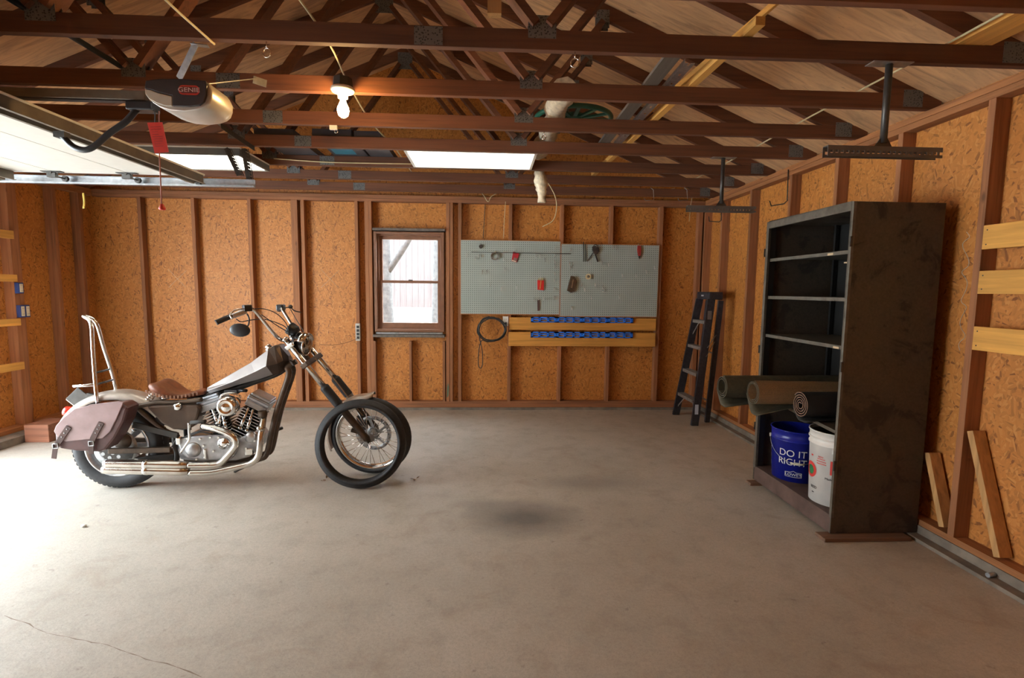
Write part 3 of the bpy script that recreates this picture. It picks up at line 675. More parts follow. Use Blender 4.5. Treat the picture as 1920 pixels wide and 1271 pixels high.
# ================================================================ MOTORCYCLE
A0 = rad(5.8)
E1 = V((math.cos(A0), math.sin(A0), 0)); E2 = V((math.sin(A0), -math.cos(A0), 0)); E3 = V((0, 0, 1))   # forward, right-hand side (to the camera), up
BO = V((-2.70, 3.775, 0))
def W(s, o, z): return BO+E1*s+E2*o+E3*z
def B(u, v, o=0.): return onP(u, v, BO+E2*o, E2)
def sz(u, v, o=0.): p = B(u, v, o)-BO; return p.dot(E1), p.z
def Z1(X, Y): return 80+X/2.6667, 560+Y/2.6667      # reading frames of enlarged crops of the photograph
def Z2(X, Y): return 80+X/5.084, 680+Y/5.084
def Z3(X, Y): return 300+X/6.354, 700+Y/6.354
def Z4(X, Y): return 380+X/7.945, 560+Y/7.945
def Z5(X, Y): return 530+X/4.385, 640+Y/4.385
def Z6(X, Y): return 120+X/6.354, 580+Y/6.354
MAT_TANK = plain('tank_paint_grey', (.36, .335, .33), .34, .4, .1, 8)
MAT_RUSTB = plain('bare_brown_steel', (.085, .058, .040), .5, .45, .35, 14)
MAT_FENDER = plain('bare_fender_steel', (.46, .40, .35), .36, .5, .2, 6)
MAT_OILT = plain('brown_oil_tank', (.075, .048, .034), .36, .5, .25, 9)
MAT_LEATH = plain('brown_leather', (.19, .062, .028), .42, 0, .3, 18, .25)
MAT_LEATHB = plain('saddlebag_leather', (.075, .030, .028), .4, 0, .25, 12, .2); MAT_FLAP = plain('saddlebag_flap_sky_sheen', (.30, .205, .205), .33, 0, .2, 7, .15)  # flap paler than the bag: reflected sky sheen put into its colour
MAT_LEATHD = plain('dark_strap_leather', (.06, .025, .018), .5, 0, .3, 20, .2)
MAT_ENG = plain('cast_engine_alloy', (.42, .42, .43), .38, .8, .2, 20, .1)
MAT_ROCK = plain('rocker_cover_alloy', (.48, .52, .58), .35, .75, .12, 20)
MAT_PIPE = plain('tarnished_exhaust_chrome', (.66, .62, .57), .2, 1, .18, 10, .04)
MAT_FRAME = plain('frame_black_paint', (.03, .026, .023), .4, .2, .3)
MAT_GRIP = plain('grip_rubber', (.03, .027, .025), .7)
bk = thing('motorcycle', 'brown chopper motorcycle with high handlebar, leather solo seat and saddlebag', 'motorcycle', BO)
def part(mb, name, mat, parent=None, **k): return mb.build(name, mat, parent or bk, **k)
# ---- rear wheel
rs, rz = sz(215, 841, 0); RR = .312; RW = .066
rs = sz(229, 841)[0]; RC_ = W(rs, 0, RR)
rw = part(MB().lathe([(.205, -.055), (.215, -.058), (.218, -.05), (.196, -.035), (.190, 0), (.196, .035), (.218, .05), (.215, .058), (.205, .055), (.186, .036), (.180, 0), (.186, -.036)], RC_, E2, 48, True, True), 'rear_wheel', MAT_ALU)
def tyre(c, ax, R, w, ri, name, parent, n=56, tread=True):
    prof = [(ri, -w*.62), (ri+.012, -w*.85), ((ri+R)/2, -w), (R-.035, -w*.93), (R-.012, -w*.66), (R-.002, -w*.3), (R, 0), (R-.002, w*.3), (R-.012, w*.66), (R-.035, w*.93), ((ri+R)/2, w), (ri+.012, w*.85), (ri, w*.62), (ri+.014, w*.5), (R-.03, w*.5), (R-.02, 0), (R-.03, -w*.5), (ri+.014, -w*.5)]
    mb = MB().lathe(prof, c, ax, n, True, True)
    if tread:
        ax = V(ax).normalized(); u = ax.orthogonal().normalized(); q = ax.cross(u)
        for k in range(n):
            a = 2*PI*(k+.5)/n; d = u*math.cos(a)+q*math.sin(a); t = q*math.cos(a)-u*math.sin(a)
            for sg in (-1, 1):
                p = c+d*(R-.0088)+ax*(sg*w*.42)+t*(sg*.006)
                mb.box(p, (.020, w*.45, .005), M((t, ax, d)).transposed())
    return mb.build(name, MAT_RUBBER, parent)
tyre(RC_, E2, RR, RW, .207, 'tire', rw)
mb = MB().cyl(RC_-E2*.09, RC_+E2*.09, .03, 20); mb.cyl(RC_-E2*.06, RC_+E2*.06, .055, 24); part(mb, 'hub', MAT_ENG, rw)
mb = MB()
for k in range(9):
    a = 2*PI*k/9; d = E1*math.cos(a)+E3*math.sin(a); mb.beam(RC_+d*.05, RC_+d*.192, .03, .022, E2)
part(mb, 'spoke', MAT_ALU, rw)
mb = MB().lathe([(.085, .072), (.145, .072), (.145, .076), (.085, .076)], RC_, E2, 40, True, True)
part(mb, 'brake_disc', MAT_STEEL, rw)
# ---- rear fender
mb = MB(); RF = sz(243, 732, 0)[1]-RR; rings = []
for k in range(31):
    a = rad(38+k*(152-38)/30) if True else 0
    d = E1*math.cos(a)+E3*math.sin(a); ring = []
    sec_ = [(-.098, -.045), (-.092, -.012), (-.06, .002), (0, .008), (.06, .002), (.092, -.012), (.098, -.045)]
    ring = [RC_+d*(RF+h)+E2*o for o, h in sec_] + [RC_+d*(RF+h-.004)+E2*o*.96 for o, h in sec_[::-1]]
    rings.append(ring)
fd = part(mb.loft(rings), 'rear_fender', MAT_FENDER)
# ---- tail light and number plate bracket
tc_ = B(127, 771, -.02); MB_ = MB().lathe([(0, -.03), (.034, -.03), (.038, -.005), (.034, .016), (.018, .026), (0, .028)], tc_, -E1*.9+E3*.25, 24)
part(MB_, 'tail_light', plain('tail_lens_red', (.60, .03, .015), .2))
a, b = B(*Z2(312, 415), .03), B(*Z2(425, 305), .03)
part(MB().beam(a, b, .16, .008, E2).beam(b-E2*.0, B(*Z2(495, 320), .03), .03, .02, E2), 'plate_bracket', MAT_DKSTEEL, bevel=.002)
part(MB().beam(a-E1*.012+E3*.004, b-E1*.012+E3*.004, .13, .002, E2), 'plate_blank', MAT_WHITE)
# ---- sissy bar
def so(u, v, o): return B(u, v, o)
top = so(155, 592, 0)
pts = [so(184, 762, .11), so(179, 722, .105), so(174, 655, .06), so(170.5, 606, .028), so(156, 592.5, .012)]
sb = part(MB().tube(bez(pts, 4), .0125, 10), 'sissy_bar', MAT_CHROME)
mir = lambda p: p-E2*(2*(p-BO).dot(E2))
part(MB().tube(bez([mir(p) for p in pts], 4), .0125, 10), 'sissy_bar_leg', MAT_CHROME, sb)
for (v, o) in ((699.5, .085), (721.5, .105)):
    p = so(178 if v > 710 else 176, v, o); part(MB().cyl(p, mir(p), .007, 10), 'cross_bar', MAT_DKSTEEL, sb)
p = so(178, 721, .105); part(MB().cyl(p, so(138, 724, .105), .011, 12), 'rack_peg', MAT_CHROME, sb)
part(MB().bb((-.001, -.001, -.001), (.001, .001, .001)) if False else MB().beam(so(176, 762, .11), so(212, 757, .11), .012, .035, E2), 'bar_bracket', MAT_DKSTEEL, sb, bevel=.003)
# ---- saddlebag
def ext(pts, o0, o1, name, mat, bevel, parent=None):
    return part(MB().poly([B(u, v, o1) for u, v in pts], -E2*(o1-o0)), name, mat, parent, bevel=bevel)
body = [Z2(230, 470), Z2(740, 390), Z2(812, 432), Z2(775, 560), Z2(690, 720), Z2(600, 832), Z2(540, 855), Z2(470, 852), Z2(300, 842), Z2(170, 822), Z2(118, 790), Z2(112, 660)]
bag = ext(body, .135, .285, 'saddlebag', MAT_LEATHB, .016)
flap = [Z2(200, 520), Z2(300, 440), Z2(440, 408), Z2(742, 372), Z2(770, 378), Z2(700, 540), Z2(640, 660), Z2(568, 722), Z2(450, 728), Z2(215, 752), Z2(150, 722), Z2(104, 655), Z2(125, 600)]
ext(flap, .284, .294, 'flap', MAT_FLAP, .004, bag)
mb = MB(); a = [B(*Z2(440, 408), .294), B(*Z2(742, 372), .294), B(*Z2(742, 372), .14), B(*Z2(440, 408), .14)]
part(mb.poly(a, E3*.006), 'flap_top', MAT_FLAP, bag, bevel=.003)
for st in (((Z2(250, 610)), Z2(195, 690), Z2(150, 760), Z2(122, 800), Z2(108, 905)), ((Z2(558, 572)), Z2(520, 640), Z2(480, 720), Z2(465, 780), Z2(465, 862))):
    ps = [B(u, v, .300) for u, v in st]; mb = MB()
    for i in range(4): mb.beam(ps[i], ps[i+1]+(ps[i+1]-ps[i])*.04, .005, .026 if i < 3 else .022, E2) if False else mb.beam(ps[i], ps[i+1]+(ps[i+1]-ps[i]).normalized()*.006, .034 if i < 3 else .028, .006, E2.cross((ps[i+1]-ps[i]).normalized()).cross((ps[i+1]-ps[i]).normalized())*-1)
    s_ = part(mb, 'strap', MAT_LEATHD, bag)
    c = ps[3].lerp(ps[2], .2)+E2*.006; part(frame_ring(c, .024, .020) if 'frame_ring' in globals() else MB().torus(c, E2, .021, .004, 4, 6, ref=E1+E3), 'buckle', MAT_STEEL, bag)
    mb = MB()
    for f in (.15, .4, .65): mb.sphere(ps[0].lerp(ps[2], f)+E2*.004, .0045, 8)
    part(mb, 'rivet', MAT_STEEL, bag)
# ---- rear shocks
def coil(mb, a, b, r, wr, turns, n=10):
    a, b = V(a), V(b); d = (b-a).normalized(); u = d.orthogonal().normalized(); w_ = d.cross(u); N = int(turns*n)
    mb.tube([a.lerp(b, i/N)+(u*math.cos(2*PI*i/n)+w_*math.sin(2*PI*i/n))*r for i in range(N+1)], wr, 6); return mb
for o in (.155, -.155):
    a, b = W(*((lambda q: (q[0], o, q[1]))(sz(246, 764, .155)))), W(*((lambda q: (q[0], o, q[1]))(sz(202, 838, .155))))
    sh = part(MB().cyl(a, b, .012, 10).cyl(a.lerp(b, .7), b, .020, 12).cyl(a, a.lerp(b, .25), .024, 12), 'shock_absorber', MAT_FRAME)
    part(coil(MB(), a.lerp(b, .16), b.lerp(a, .12), .027, .0055, 11), 'spring', MAT_STEEL, sh)
    part(MB().cyl(a-E2*.03, a+E2*.03, .014, 12), 'mount_bolt', MAT_CHROME, sh)
# ---- frame
def mt(pts, o, r, name, mat=MAT_FRAME, both=True, n=10, parent=None):
    P_ = [B(u, v, o) for u, v in pts]; mb = MB().tube(bez(P_, 5), r, n)
    if both: mb.tube(bez([mir(p) for p in P_], 5), r, n)
    return part(mb, name, mat, parent)
fr = mt([Z4(1330, 965), Z4(1255, 1020), Z3(1530, 30), Z3(1400, 420), Z3(1330, 700), Z3(1270, 960), Z3(1180, 1020), Z3(900, 1075), Z3(200, 1080)], .06, .021, 'frame_downtube', MAT_RUSTB)
mt([Z4(1310, 900), Z4(1150, 1090), Z3(1090, 110), Z3(800, 215), Z3(560, 260), Z3(470, 320)], 0, .024, 'frame_backbone', MAT_FRAME, False)
mt([Z3(500, 310), Z3(300, 335), Z3(0, 345), Z2(1070, 380), Z2(935, 410), Z2(850, 425)], .10, .016, 'seat_rail', MAT_RUSTB)
mt([Z2(900, 430), Z2(1050, 560), Z2(1180, 650), Z2(1290, 690), Z3(60, 720)], .09, .016, 'frame_stay', MAT_RUSTB)
for sgn_ in (1, -1): part(MB().tube(bez([B(*q, .09) if sgn_ > 0 else mir(B(*q, .09)) for q in (Z2(1250, 660), Z2(1260, 780), Z2(1280, 860), Z3(200, 1060))], 5), .018, 10), 'frame_post', MAT_FRAME)
a, b = sz(*Z2(650, 830), .10), sz(*Z2(1240, 818), .10)
for o in (.125, -.125):
    part(MB().beam(W(a[0], o, a[1]), W(b[0], o, b[1]), .03, .040, E3), 'swingarm', MAT_RUSTB, bevel=.006)
a, b = sz(*Z2(860, 590), .1), sz(*Z2(1290, 695), .1)
part(MB().beam(W(a[0], .1, a[1]), W(b[0], .1, b[1]), .02, .045).beam(W(a[0], -.1, a[1]), W(b[0], -.1, b[1]), .02, .045), 'frame_gusset', MAT_FRAME, bevel=.004)
# perforated caliper/sprocket plate and lower guard
pl = [Z2(590, 800), Z2(700, 835), Z2(870, 850), Z2(850, 915), Z2(770, 925), Z2(600, 930), Z2(560, 880)]
ext(pl, .085, .090, 'brake_plate', MAT_DKSTEEL, .001)
mb = MB()
for q in ((575, 870), (725, 895), (640, 905), (668, 862)): c = B(*Z2(*q), .091); mb.cyl(c, c+E2*.002, .013, 16)
part(mb, 'brake_bolt', MAT_STEEL)
gp = [Z2(860, 915), Z2(1000, 890), Z2(1250, 868), Z2(1255, 940), Z2(1000, 935)]
ext(gp, -.09, .08, 'belt_guard', MAT_FRAME, .004)
c = B(*Z2(770, 740), .07); part(MB().lathe([(.0, .0), (.055, 0), (.06, .01), (.055, .02), (0, .02)], c, E2, 24), 'brake_caliper', MAT_RUSTB)
# ---- oil tank
ot = [Z2(988, 412), Z2(1210, 398), Z2(1480, 402), Z2(1500, 440), Z2(1480, 520), Z2(1440, 600), Z2(1385, 638), Z2(1240, 640), Z2(1130, 580), Z2(1000, 440)]
ot_ = ext(ot, -.02, .125, 'oil_tank', MAT_OILT, .018)
c = B(*Z2(1288, 418), .13); part(MB().lathe([(0, .02), (.02, .02), (.026, .012), (.026, 0), (.03, -.004), (0, -.006)], c, E2, 20), 'oil_cap', MAT_CHROME, ot_)
# ---- seat
def loft_seat():
    st = [  # s-z from pixels of the centre line: (u, top v, bottom v, half width)
        (289, 716, 722, .085), (294, 712, 727, .125), (303, 711, 733, .145), (315, 718, 737, .152), (328, 727, 741, .142), (340, 733, 743.5, .118), (352, 734, 744, .09), (362, 731, 743, .068), (372, 727, 741, .056), (381, 726, 739, .047), (388, 729, 738, .034)]
    rings = []
    for (u, vt, vb, w) in st:
        s0, zt_ = sz(u, vt+3.5, 0); zb_ = sz(u, vb, 0)[1]; ring = []; lip = .014 if w > .1 else .005
        for t_ in [i/8 for i in range(9)]:
            o = w*(2*t_-1); e = abs(2*t_-1); ring.append(W(s0, o, zt_+lip*e**2.2-(.012 if e > .95 else 0)))
        for t_ in [i/6 for i in range(7)]:
            o = w*.94*(1-2*t_); ring.append(W(s0+.004, o, zb_))
        rings.append(ring)
    return MB().loft(rings)
seat = part(loft_seat(), 'seat', MAT_LEATH, sub=1)
mb = MB()
for k in range(15):
    f = k/14; u = 296+f*80; q = 2*PI*0
    vb = 727+13*math.sin(min(1, f*1.4)*PI/2)-4*max(0, f-.6)*2.5; w = .150-.10*max(0, f-.3)**1.1*1.35
    p = B(u, vb-1, 0); p = p+E2*(w+.001); mb.beam(p+E3*.010, p-E3*.012, .012, .004, E2)
part(mb, 'seat_lacing', plain('tan_lacing', (.26, .13, .08), .6), seat)
for o in (.085, -.085):
    s0, z0 = sz(288, 751, .085); s1, z1 = sz(292, 736, .085)
    sp_ = part(coil(MB(), W(s0-.04, o, z0), W(s1, o, z1+.01), .019, .005, 5), 'seat_spring', MAT_CHROME)
    s0, z0 = sz(309, 748, .085); part(coil(MB(), W(s0, o, z0), W(s0, o, z0+.05), .019, .005, 4), 'seat_spring', MAT_CHROME)
part(MB().tube([B(352, 747, 0), B(372, 741, 0), B(390, 735, 0)], .012, 8), 'seat_hinge', MAT_FRAME)
# ---- fuel tank (faceted coffin tank)
def tank():
    st = []   # u, (v top ridge, v shoulder, v bottom), half widths top/shoulder/bottom
    for (ut, vt, us, vs, ub, vb, wt, wm, wb) in ((388, 727, 388, 733, 393, 738, .022, .055, .035), (430, 703, 436, 716, 440, 723, .05, .105, .055), (470, 680, 478, 697, 482, 712, .07, .14, .07), (503, 655.5, 499, 686, 512, 702, .085, .165, .075), (514, 648.5, 520, 682, 524, 700, .075, .145, .065), (524, 648, 531, 676, 533, 694, .06, .105, .05), (541, 668, 542, 676, 543, 684, .03, .05, .03)):
        a, b, c = sz(ut, vt, wt), sz(us, vs, wm), sz(ub, vb, wb)
        st.append([W(a[0], wt, a[1]), W(b[0], wm, b[1]), W(c[0], wb, c[1]), W(c[0], -wb, c[1]), W(b[0], -wm, b[1]), W(a[0], -wt, a[1])])
    return MB().loft(st, False)
tk = part(tank(), 'fuel_tank', MAT_TANK, bevel=.003)
mb = MB(); st = []
for (ut, vt, us, vs, ub, vb, wt, wm, wb) in ((503, 655.5, 499, 686, 512, 702, .085, .165, .075), (514, 648.5, 520, 682, 524, 700, .075, .145, .065), (524, 648, 531, 676, 533, 694, .06, .105, .05), (541, 668, 542, 676, 543, 684, .03, .05, .03)):
    k = .0025; a, b, c = sz(ut, vt, wt), sz(us, vs, wm), sz(ub, vb, wb)
    st.append([W(a[0], wt+k, a[1]+k), W(b[0], wm+k, b[1]), W(c[0], wb+k, c[1]-k), W(c[0], -wb-k, c[1]-k), W(b[0], -wm-k, b[1]), W(a[0], -wt-k, a[1]+k)])
part(mb.loft(st, False), 'tank_front_cowl', MAT_OILT, tk)
c = B(505, 653, 0); n_ = (E3*.85-E1*.5).normalized(); part(MB().lathe([(0, .028), (.02, .028), (.024, .022), (.024, .006), (.034, .004), (.034, -.01), (0, -.01)], c, n_, 20), 'fuel_cap', MAT_CHROME, tk)
# ---- engine
en = part(MB().poly([B(*Z3(*q), .10) for q in ((215, 800), (330, 740), (560, 735), (820, 740), (960, 760), (1130, 690), (1190, 780), (1180, 900), (1060, 1000), (900, 1040), (500, 1045), (240, 1030), (200, 930))], -E2*.22), 'crankcase', MAT_ENG, bevel=.012)
gc = [Z3(240, 770), Z3(400, 745), Z3(600, 735), Z3(800, 735), Z3(900, 770), Z3(935, 850), Z3(900, 960), Z3(840, 1030), Z3(560, 1045), Z3(330, 1030), Z3(250, 960), Z3(215, 850)]
ext(gc, .095, .135, 'gear_cover', MAT_ENG, .012, en)
def disc(X, Y, r, o0, o1, name, mat, parent, prof=None):
    c = B(*Z3(X, Y), o0); h = o1-o0
    return part(MB().lathe(prof or [(0, h), (r*.8, h), (r, h*.6), (r, 0), (0, 0)], c, E2, 28), name, mat, parent)
disc(760, 835, .024*1, .135, .152, 'cam_cover', MAT_CHROME, en, [(0, .014), (.026, .014), (.028, .008), (.040, .007), (.046, .0), (0, 0)])
disc(395, 910, .03, .135, .158, 'sprocket_cover', MAT_ENG, en, [(0, .02), (.035, .02), (.05, .008), (.056, 0), (0, 0)])
disc(1100, 745, .03, .10, .15, 'oil_filter', MAT_ALU, en, [(0, .05), (.03, .05), (.04, .04), (.042, 0), (0, 0)])
mb = MB()
for q in ((230, 830), (330, 775), (520, 860), (540, 1010), (600, 760), (700, 760), (880, 960), (860, 800), (440, 1020), (640, 925), (480, 780), (1030, 890), (1130, 800)):
    c = B(*Z3(*q), .136); mb.cyl(c, c+E2*.010, .008, 6)
part(mb, 'cover_bolt', MAT_CHROME, en)
part(MB().box(B(*Z3(540, 960), .14), (.018, .02, .075), M((E1, E2, E3)).transposed()).box(B(*Z3(1065, 930), .13), (.05, .03, .05), M((E1, E2, E3)).transposed()).box(B(*Z3(230, 800), .13), (.03, .04, .05), M((E1, E2, E3)).transposed()), 'engine_bracket', MAT_CHROME, en, bevel=.004)
def cylinder(a, b, nm):
    """finned barrel from crankcase point a up to head point b (centre plane), then head and rocker cover"""
    a, b = B(*Z3(*a), .06)-E2*.06, B(*Z3(*b), .088)-E2*.088; d = (b-a).normalized(); f = E2.cross(d).normalized(); R = M((f, E2, d)).transposed()
    L = (b-a).length; mb = MB().cyl(a, b, .052, 24); n = 11
    for i in range(n): mb.box(a.lerp(b, .18+.80*i/n), (.155 if i > 1 else .13, .165, .0045), R)
    c = part(mb, 'cylinder', MAT_DKSTEEL, en, bevel=.0)
    mb = MB()
    for i in range(n): 
        p = a.lerp(b, .18+.80*i/n); mb.box(p+E2*.083, (.15, .002, .0046), R)
    part(mb, 'fin_edge', MAT_ALU, en)
    h = MB().box(b+d*.022, (.16, .17, .05), R); part(h, 'cylinder_head', MAT_ENG, en, bevel=.008)
    rc_ = MB().box(b+d*.062, (.168, .175, .042), R); rc_.box(b+d*.092, (.15, .155, .022), R); part(rc_, 'rocker_cover', MAT_ROCK, en, bevel=.009)
    mb = MB()
    for z_ in (.05, .07): mb.box(b+d*z_+E2*.0885, (.16, .001, .003), R)
    part(mb, 'rocker_gasket', MAT_BLACK, en)
    return a, b, d, f
a1, b1, d1_, f1_ = cylinder((800, 830), (612, 430), 'rear')
a2, b2, d2_, f2_ = cylinder((900, 830), (1120, 425), 'front')
# pushrod tubes
for (p, q) in (((1108, 430), (1035, 690)), ((1055, 410), (955, 660)), ((625, 430), (690, 600)), ((720, 470), (700, 640)), ((745, 500), (790, 660))):
    a, b = B(*Z3(*p), .105), B(*Z3(*q), .105); part(MB().cyl(a, b, .0085, 10).cyl(a.lerp(b, .45), b, .0125, 12).cyl(a.lerp(b, .92), b, .018, 12), 'pushrod_tube', MAT_CHROME, en)
# air cleaner
c = B(*Z3(812, 388), .16)
ac = part(MB().lathe([(0, .052), (.022, .05), (.034, .044), (.042, .05), (.056, .05), (.067, .04), (.074, .022), (.074, -.02), (.066, -.03), (0, -.03)], c, E2, 40), 'air_cleaner', MAT_CHROME, en)
part(MB().lathe([(.03, 0), (.034, -.12), (0, -.12), (0, 0)], c-E2*.028, E2, 18), 'intake', MAT_DKSTEEL, en)
part(MB().tube(bez([B(*Z3(*q), .14) for q in ((720, 300), (735, 262), (790, 240), (880, 240), (940, 265), (955, 300))], 5), .008, 8), 'carburettor_bracket', MAT_CHROME, en)
part(MB().cyl(B(*Z3(930, 205), .05), B(*Z3(1030, 205), .09), .012, 10).box(B(*Z3(860, 215), .04), (.09, .05, .03)), 'fuel_tap', MAT_BLACK, en)
# ---- exhaust
def pipe(pts, o, r, name, rs=None):
    P_ = bez([B(u, v, (o[i] if isinstance(o, (list, tuple)) else o)) for i, (u, v) in enumerate(pts)], 7)
    return part(MB().tube(P_, r, 16), name, MAT_PIPE)
pipe([Z3(505, 625), Z3(640, 655), Z3(780, 700), Z3(880, 760), Z3(905, 840), Z3(870, 910), Z3(800, 990), Z3(725, 1065), Z3(650, 1090), Z3(500, 1093), Z3(330, 1095)], [.12, .15, .17, .18, .18, .18, .18, .18, .18, .18, .18], .0235, 'exhaust_pipe')
pipe([Z3(1235, 480), Z3(1228, 560), Z3(1205, 720), Z3(1190, 860), Z3(1170, 980), Z3(1110, 1055), Z3(1000, 1095), Z3(800, 1140), Z3(600, 1178), Z3(340, 1185)], [.08, .12, .17, .185, .185, .185, .18, .18, .18, .18], .0225, 'exhaust_pipe')
for (ya_, yb2, X0_, X1_) in ((869.5, 871.5, 196, 352), (882, 883.5, 193, 354)):
    p, q = B(X0_, ya_-(1.0 if ya_ < 875 else 2), .18), B(X1_, yb2, .18); d = (q-p).normalized()
    mf = part(MB().lathe([(.020, .0), (.029, 0), (.031, .02), (.031, (q-p).length-.06), (.026, (q-p).length), (.0, (q-p).length)], p, d, 24), 'muffler', MAT_PIPE)
    part(MB().lathe([(0, .03), (.019, .03), (.0195, .002)], p, d, 20), 'muffler_bore', MAT_BLACK, mf)
    k = p.lerp(q, .47); part(MB().cyl(k, k+d*.03, .0325, 24), 'muffler_clamp', MAT_CHROME, mf)
part(MB().lathe([(.0, .0), (.031, .0), (.033, .02), (.030, .045), (0, .045)], B(*Z3(1222, 520), .11), E3, 20), 'exhaust_flange', MAT_RUSTB)
mb = MB(); c = B(*Z3(1195, 655), .185); part(mb.lathe([(.026, -.012), (.028, -.012), (.028, .012), (.026, .012)], c, (B(*Z3(1228, 560), .18)-c), 20), 'exhaust_clamp', MAT_PIPE)
# ---- pedals and pegs
part(MB().tube(bez([B(*Z3(*q), .19) for q in ((345, 590), (345, 680), (350, 780), (310, 850), (245, 945))], 4), .009, 8), 'brake_lever', MAT_CHROME)
part(MB().cyl(B(*Z3(370, 585), .20), B(*Z3(540, 570), .24), .013, 12), 'foot_peg', MAT_GRIP)
part(MB().tube([B(*Z3(1300, 790), .0), B(*Z3(1345, 715), -.12), B(*Z3(1400, 672), -.2)], .007, 8).cyl(B(*Z3(1395, 672), -.2), B(*Z3(1455, 650), -.24), .013, 10), 'forward_peg', MAT_GRIP)
part(MB().tube([B(*Z3(1180, 1040), -.10), B(*Z3(950, 1140), -.18), B(*Z3(890, 1170), -.2)], .010, 8), 'side_stand', MAT_DKSTEEL)
for pts in ([(640, 690), (500, 680), (380, 720), (300, 760)], [(620, 720), (480, 700), (360, 740), (200, 790), (140, 880)]):
    part(MB().tube(bez([B(*Z3(*q), .13) for q in pts], 5), .006, 6), 'hose', MAT_CABLE_B)
# ================ front end: everything turns about the raked steering axis
pa_, pb_ = B(*Z5(60, 30), .105)+E2*0, B(*Z5(690, 800), .105)
ax_up = (pa_-pb_).normalized(); PH = rad(14)
LAT = (E2*math.cos(PH)-(ax_up.cross(E2))*math.sin(PH)*(1 if ax_up.cross(E2).dot(E1) > 0 else -1)).normalized()   # lateral axis of the steered fork, to the rider's right
AXO = pb_-LAT*.105                                                    # a point on the fork centre line, at axle height
FWD = LAT.cross(ax_up).normalized(); FWD = FWD if FWD.dot(E1) > 0 else -FWD
def F(t, o, q=0.): return AXO+ax_up*t+LAT*o+FWD*q
LF = (pa_-pb_).length
def tt(u, v, o=.105):      # distance up the fork of the point nearest to a pixel, on the right-hand tube
    return (onP(u, v, AXO+LAT*o, ax_up.cross(LAT).cross(ax_up).normalized()) - AXO).dot(ax_up) if False else (B(u, v, o)-AXO).dot(ax_up)
tg0, tg1 = tt(*Z5(470, 510)), tt(*Z5(345, 378)); ttop = tt(*Z4(1262, 660)); tlow = tt(*Z5(185, 195))
for o in (.105, -.105):
    fl = part(MB().tube([F(tg1-.02, o), F(ttop+.02, o)], .0215, 16), 'fork_tube', MAT_CHROME)
    part(MB().lathe([(0, .022), (.018, .022), (.024, .012), (.024, 0), (0, 0)], F(ttop+.02, o), ax_up, 16), 'fork_cap', MAT_CHROME, fl)
    mb = MB(); n = 15; pr = [(.0, 0)]
    L = tg1-tg0
    for i in range(n): pr += [(.033, L*i/n), (.0375, L*(i+.5)/n)]
    pr += [(.033, L), (.03, L+.012), (0, L+.012)]
    part(mb.lathe(pr, F(tg0, o), ax_up, 20), 'fork_gaiter', MAT_RUBBER, fl)
    part(MB().tube([F(-.035, o), F(.0, o), F(.05, o), F(tg0-.04, o), F(tg0, o)], [.014, .028, .0265, .029, .032], 18), 'fork_slider', MAT_RUSTB, fl)
part(MB().beam(F(ttop-.03, -.13), F(ttop-.03, .13), .075, .032, ax_up).cyl(F(ttop-.05, 0, -.035), F(ttop+.01, 0, -.035), .03, 18), 'upper_triple_clamp', MAT_CHROME, bevel=.008)
part(MB().beam(F(tlow+.0, -.135), F(tlow+.0, .135), .06, .04, ax_up).cyl(F(tlow, 0, -.035), F(ttop-.05, 0, -.035), .032, 18), 'lower_triple_clamp', MAT_RUSTB, bevel=.008)
# front wheel
WC = F(0, 0, .0); FR = .322
WC = V((WC.x, WC.y, WC.z)); drop = (V((0, 0, 1))-LAT*LAT.z).normalized()
WC = WC + drop*((FR*drop.z+.04*abs(LAT.z)) - WC.z)/drop.z
fw = part(MB().lathe([(.262, -.030), (.272, -.034), (.275, -.028), (.258, -.018), (.250, 0), (.258, .018), (.275, .028), (.272, .034), (.262, .030), (.252, .022), (.244, 0), (.252, -.022)], WC, LAT, 56, True, True), 'front_wheel', MAT_CHROME)
tyre(WC, LAT, FR, .045, .265, 'tire', fw, 56, False)
mb = MB().lathe([(0, -.062), (.014, -.062), (.016, -.045), (.038, -.04), (.038, -.034), (.022, -.028), (.022, .028), (.038, .034), (.038, .04), (.016, .045), (.014, .062), (0, .062)], WC, LAT, 24); part(mb, 'hub', MAT_ENG, fw)
mb = MB(); u_ = LAT.orthogonal().normalized(); w_ = LAT.cross(u_); N = 36
for k in range(N):
    a = 2*PI*k/N; sg = 1 if k % 2 else -1; b = a+(.55 if (k//2) % 2 else -.55)
    mb.tube([WC+(u_*math.cos(b)+w_*math.sin(b))*.036+LAT*(.036*sg), WC+(u_*math.cos(a)+w_*math.sin(a))*.252+LAT*(.006*sg)], .0022, 5)
part(mb, 'spoke', MAT_CHROME, fw)
mb = MB(); o = -.055
mb.lathe([(.115, o-.002), (.146, o-.002), (.146, o+.002), (.115, o+.002)], WC, LAT, 48, True, True)
for k in range(5):
    a = 2*PI*k/5; d = u_*math.cos(a)+w_*math.sin(a); d2 = u_*math.cos(a+.35)+w_*math.sin(a+.35); mb.beam(WC+d*.04+LAT*o, WC+d2*.118+LAT*o, .02, .004, LAT)
mb.lathe([(.03, o-.003), (.052, o-.003), (.052, o+.003), (.03, o+.003)], WC, LAT, 30, True, True)
bd = part(mb, 'brake_disc', MAT_STEEL, fw)
mb = MB()
for k in range(30):
    a = 2*PI*k/30; d = u_*math.cos(a)+w_*math.sin(a); p = WC+d*(.124 if k % 2 else .137)+LAT*(o+.0024); mb.cyl(p, p+LAT*.0006, .0038, 8)
part(mb, 'disc_hole', MAT_BLACK, fw)
part(MB().cyl(WC-LAT*.135, WC+LAT*.135, .009, 12).cyl(WC+LAT*.128, WC+LAT*.142, .016, 6).cyl(WC-LAT*.142, WC-LAT*.128, .016, 6), 'axle', MAT_STEEL)
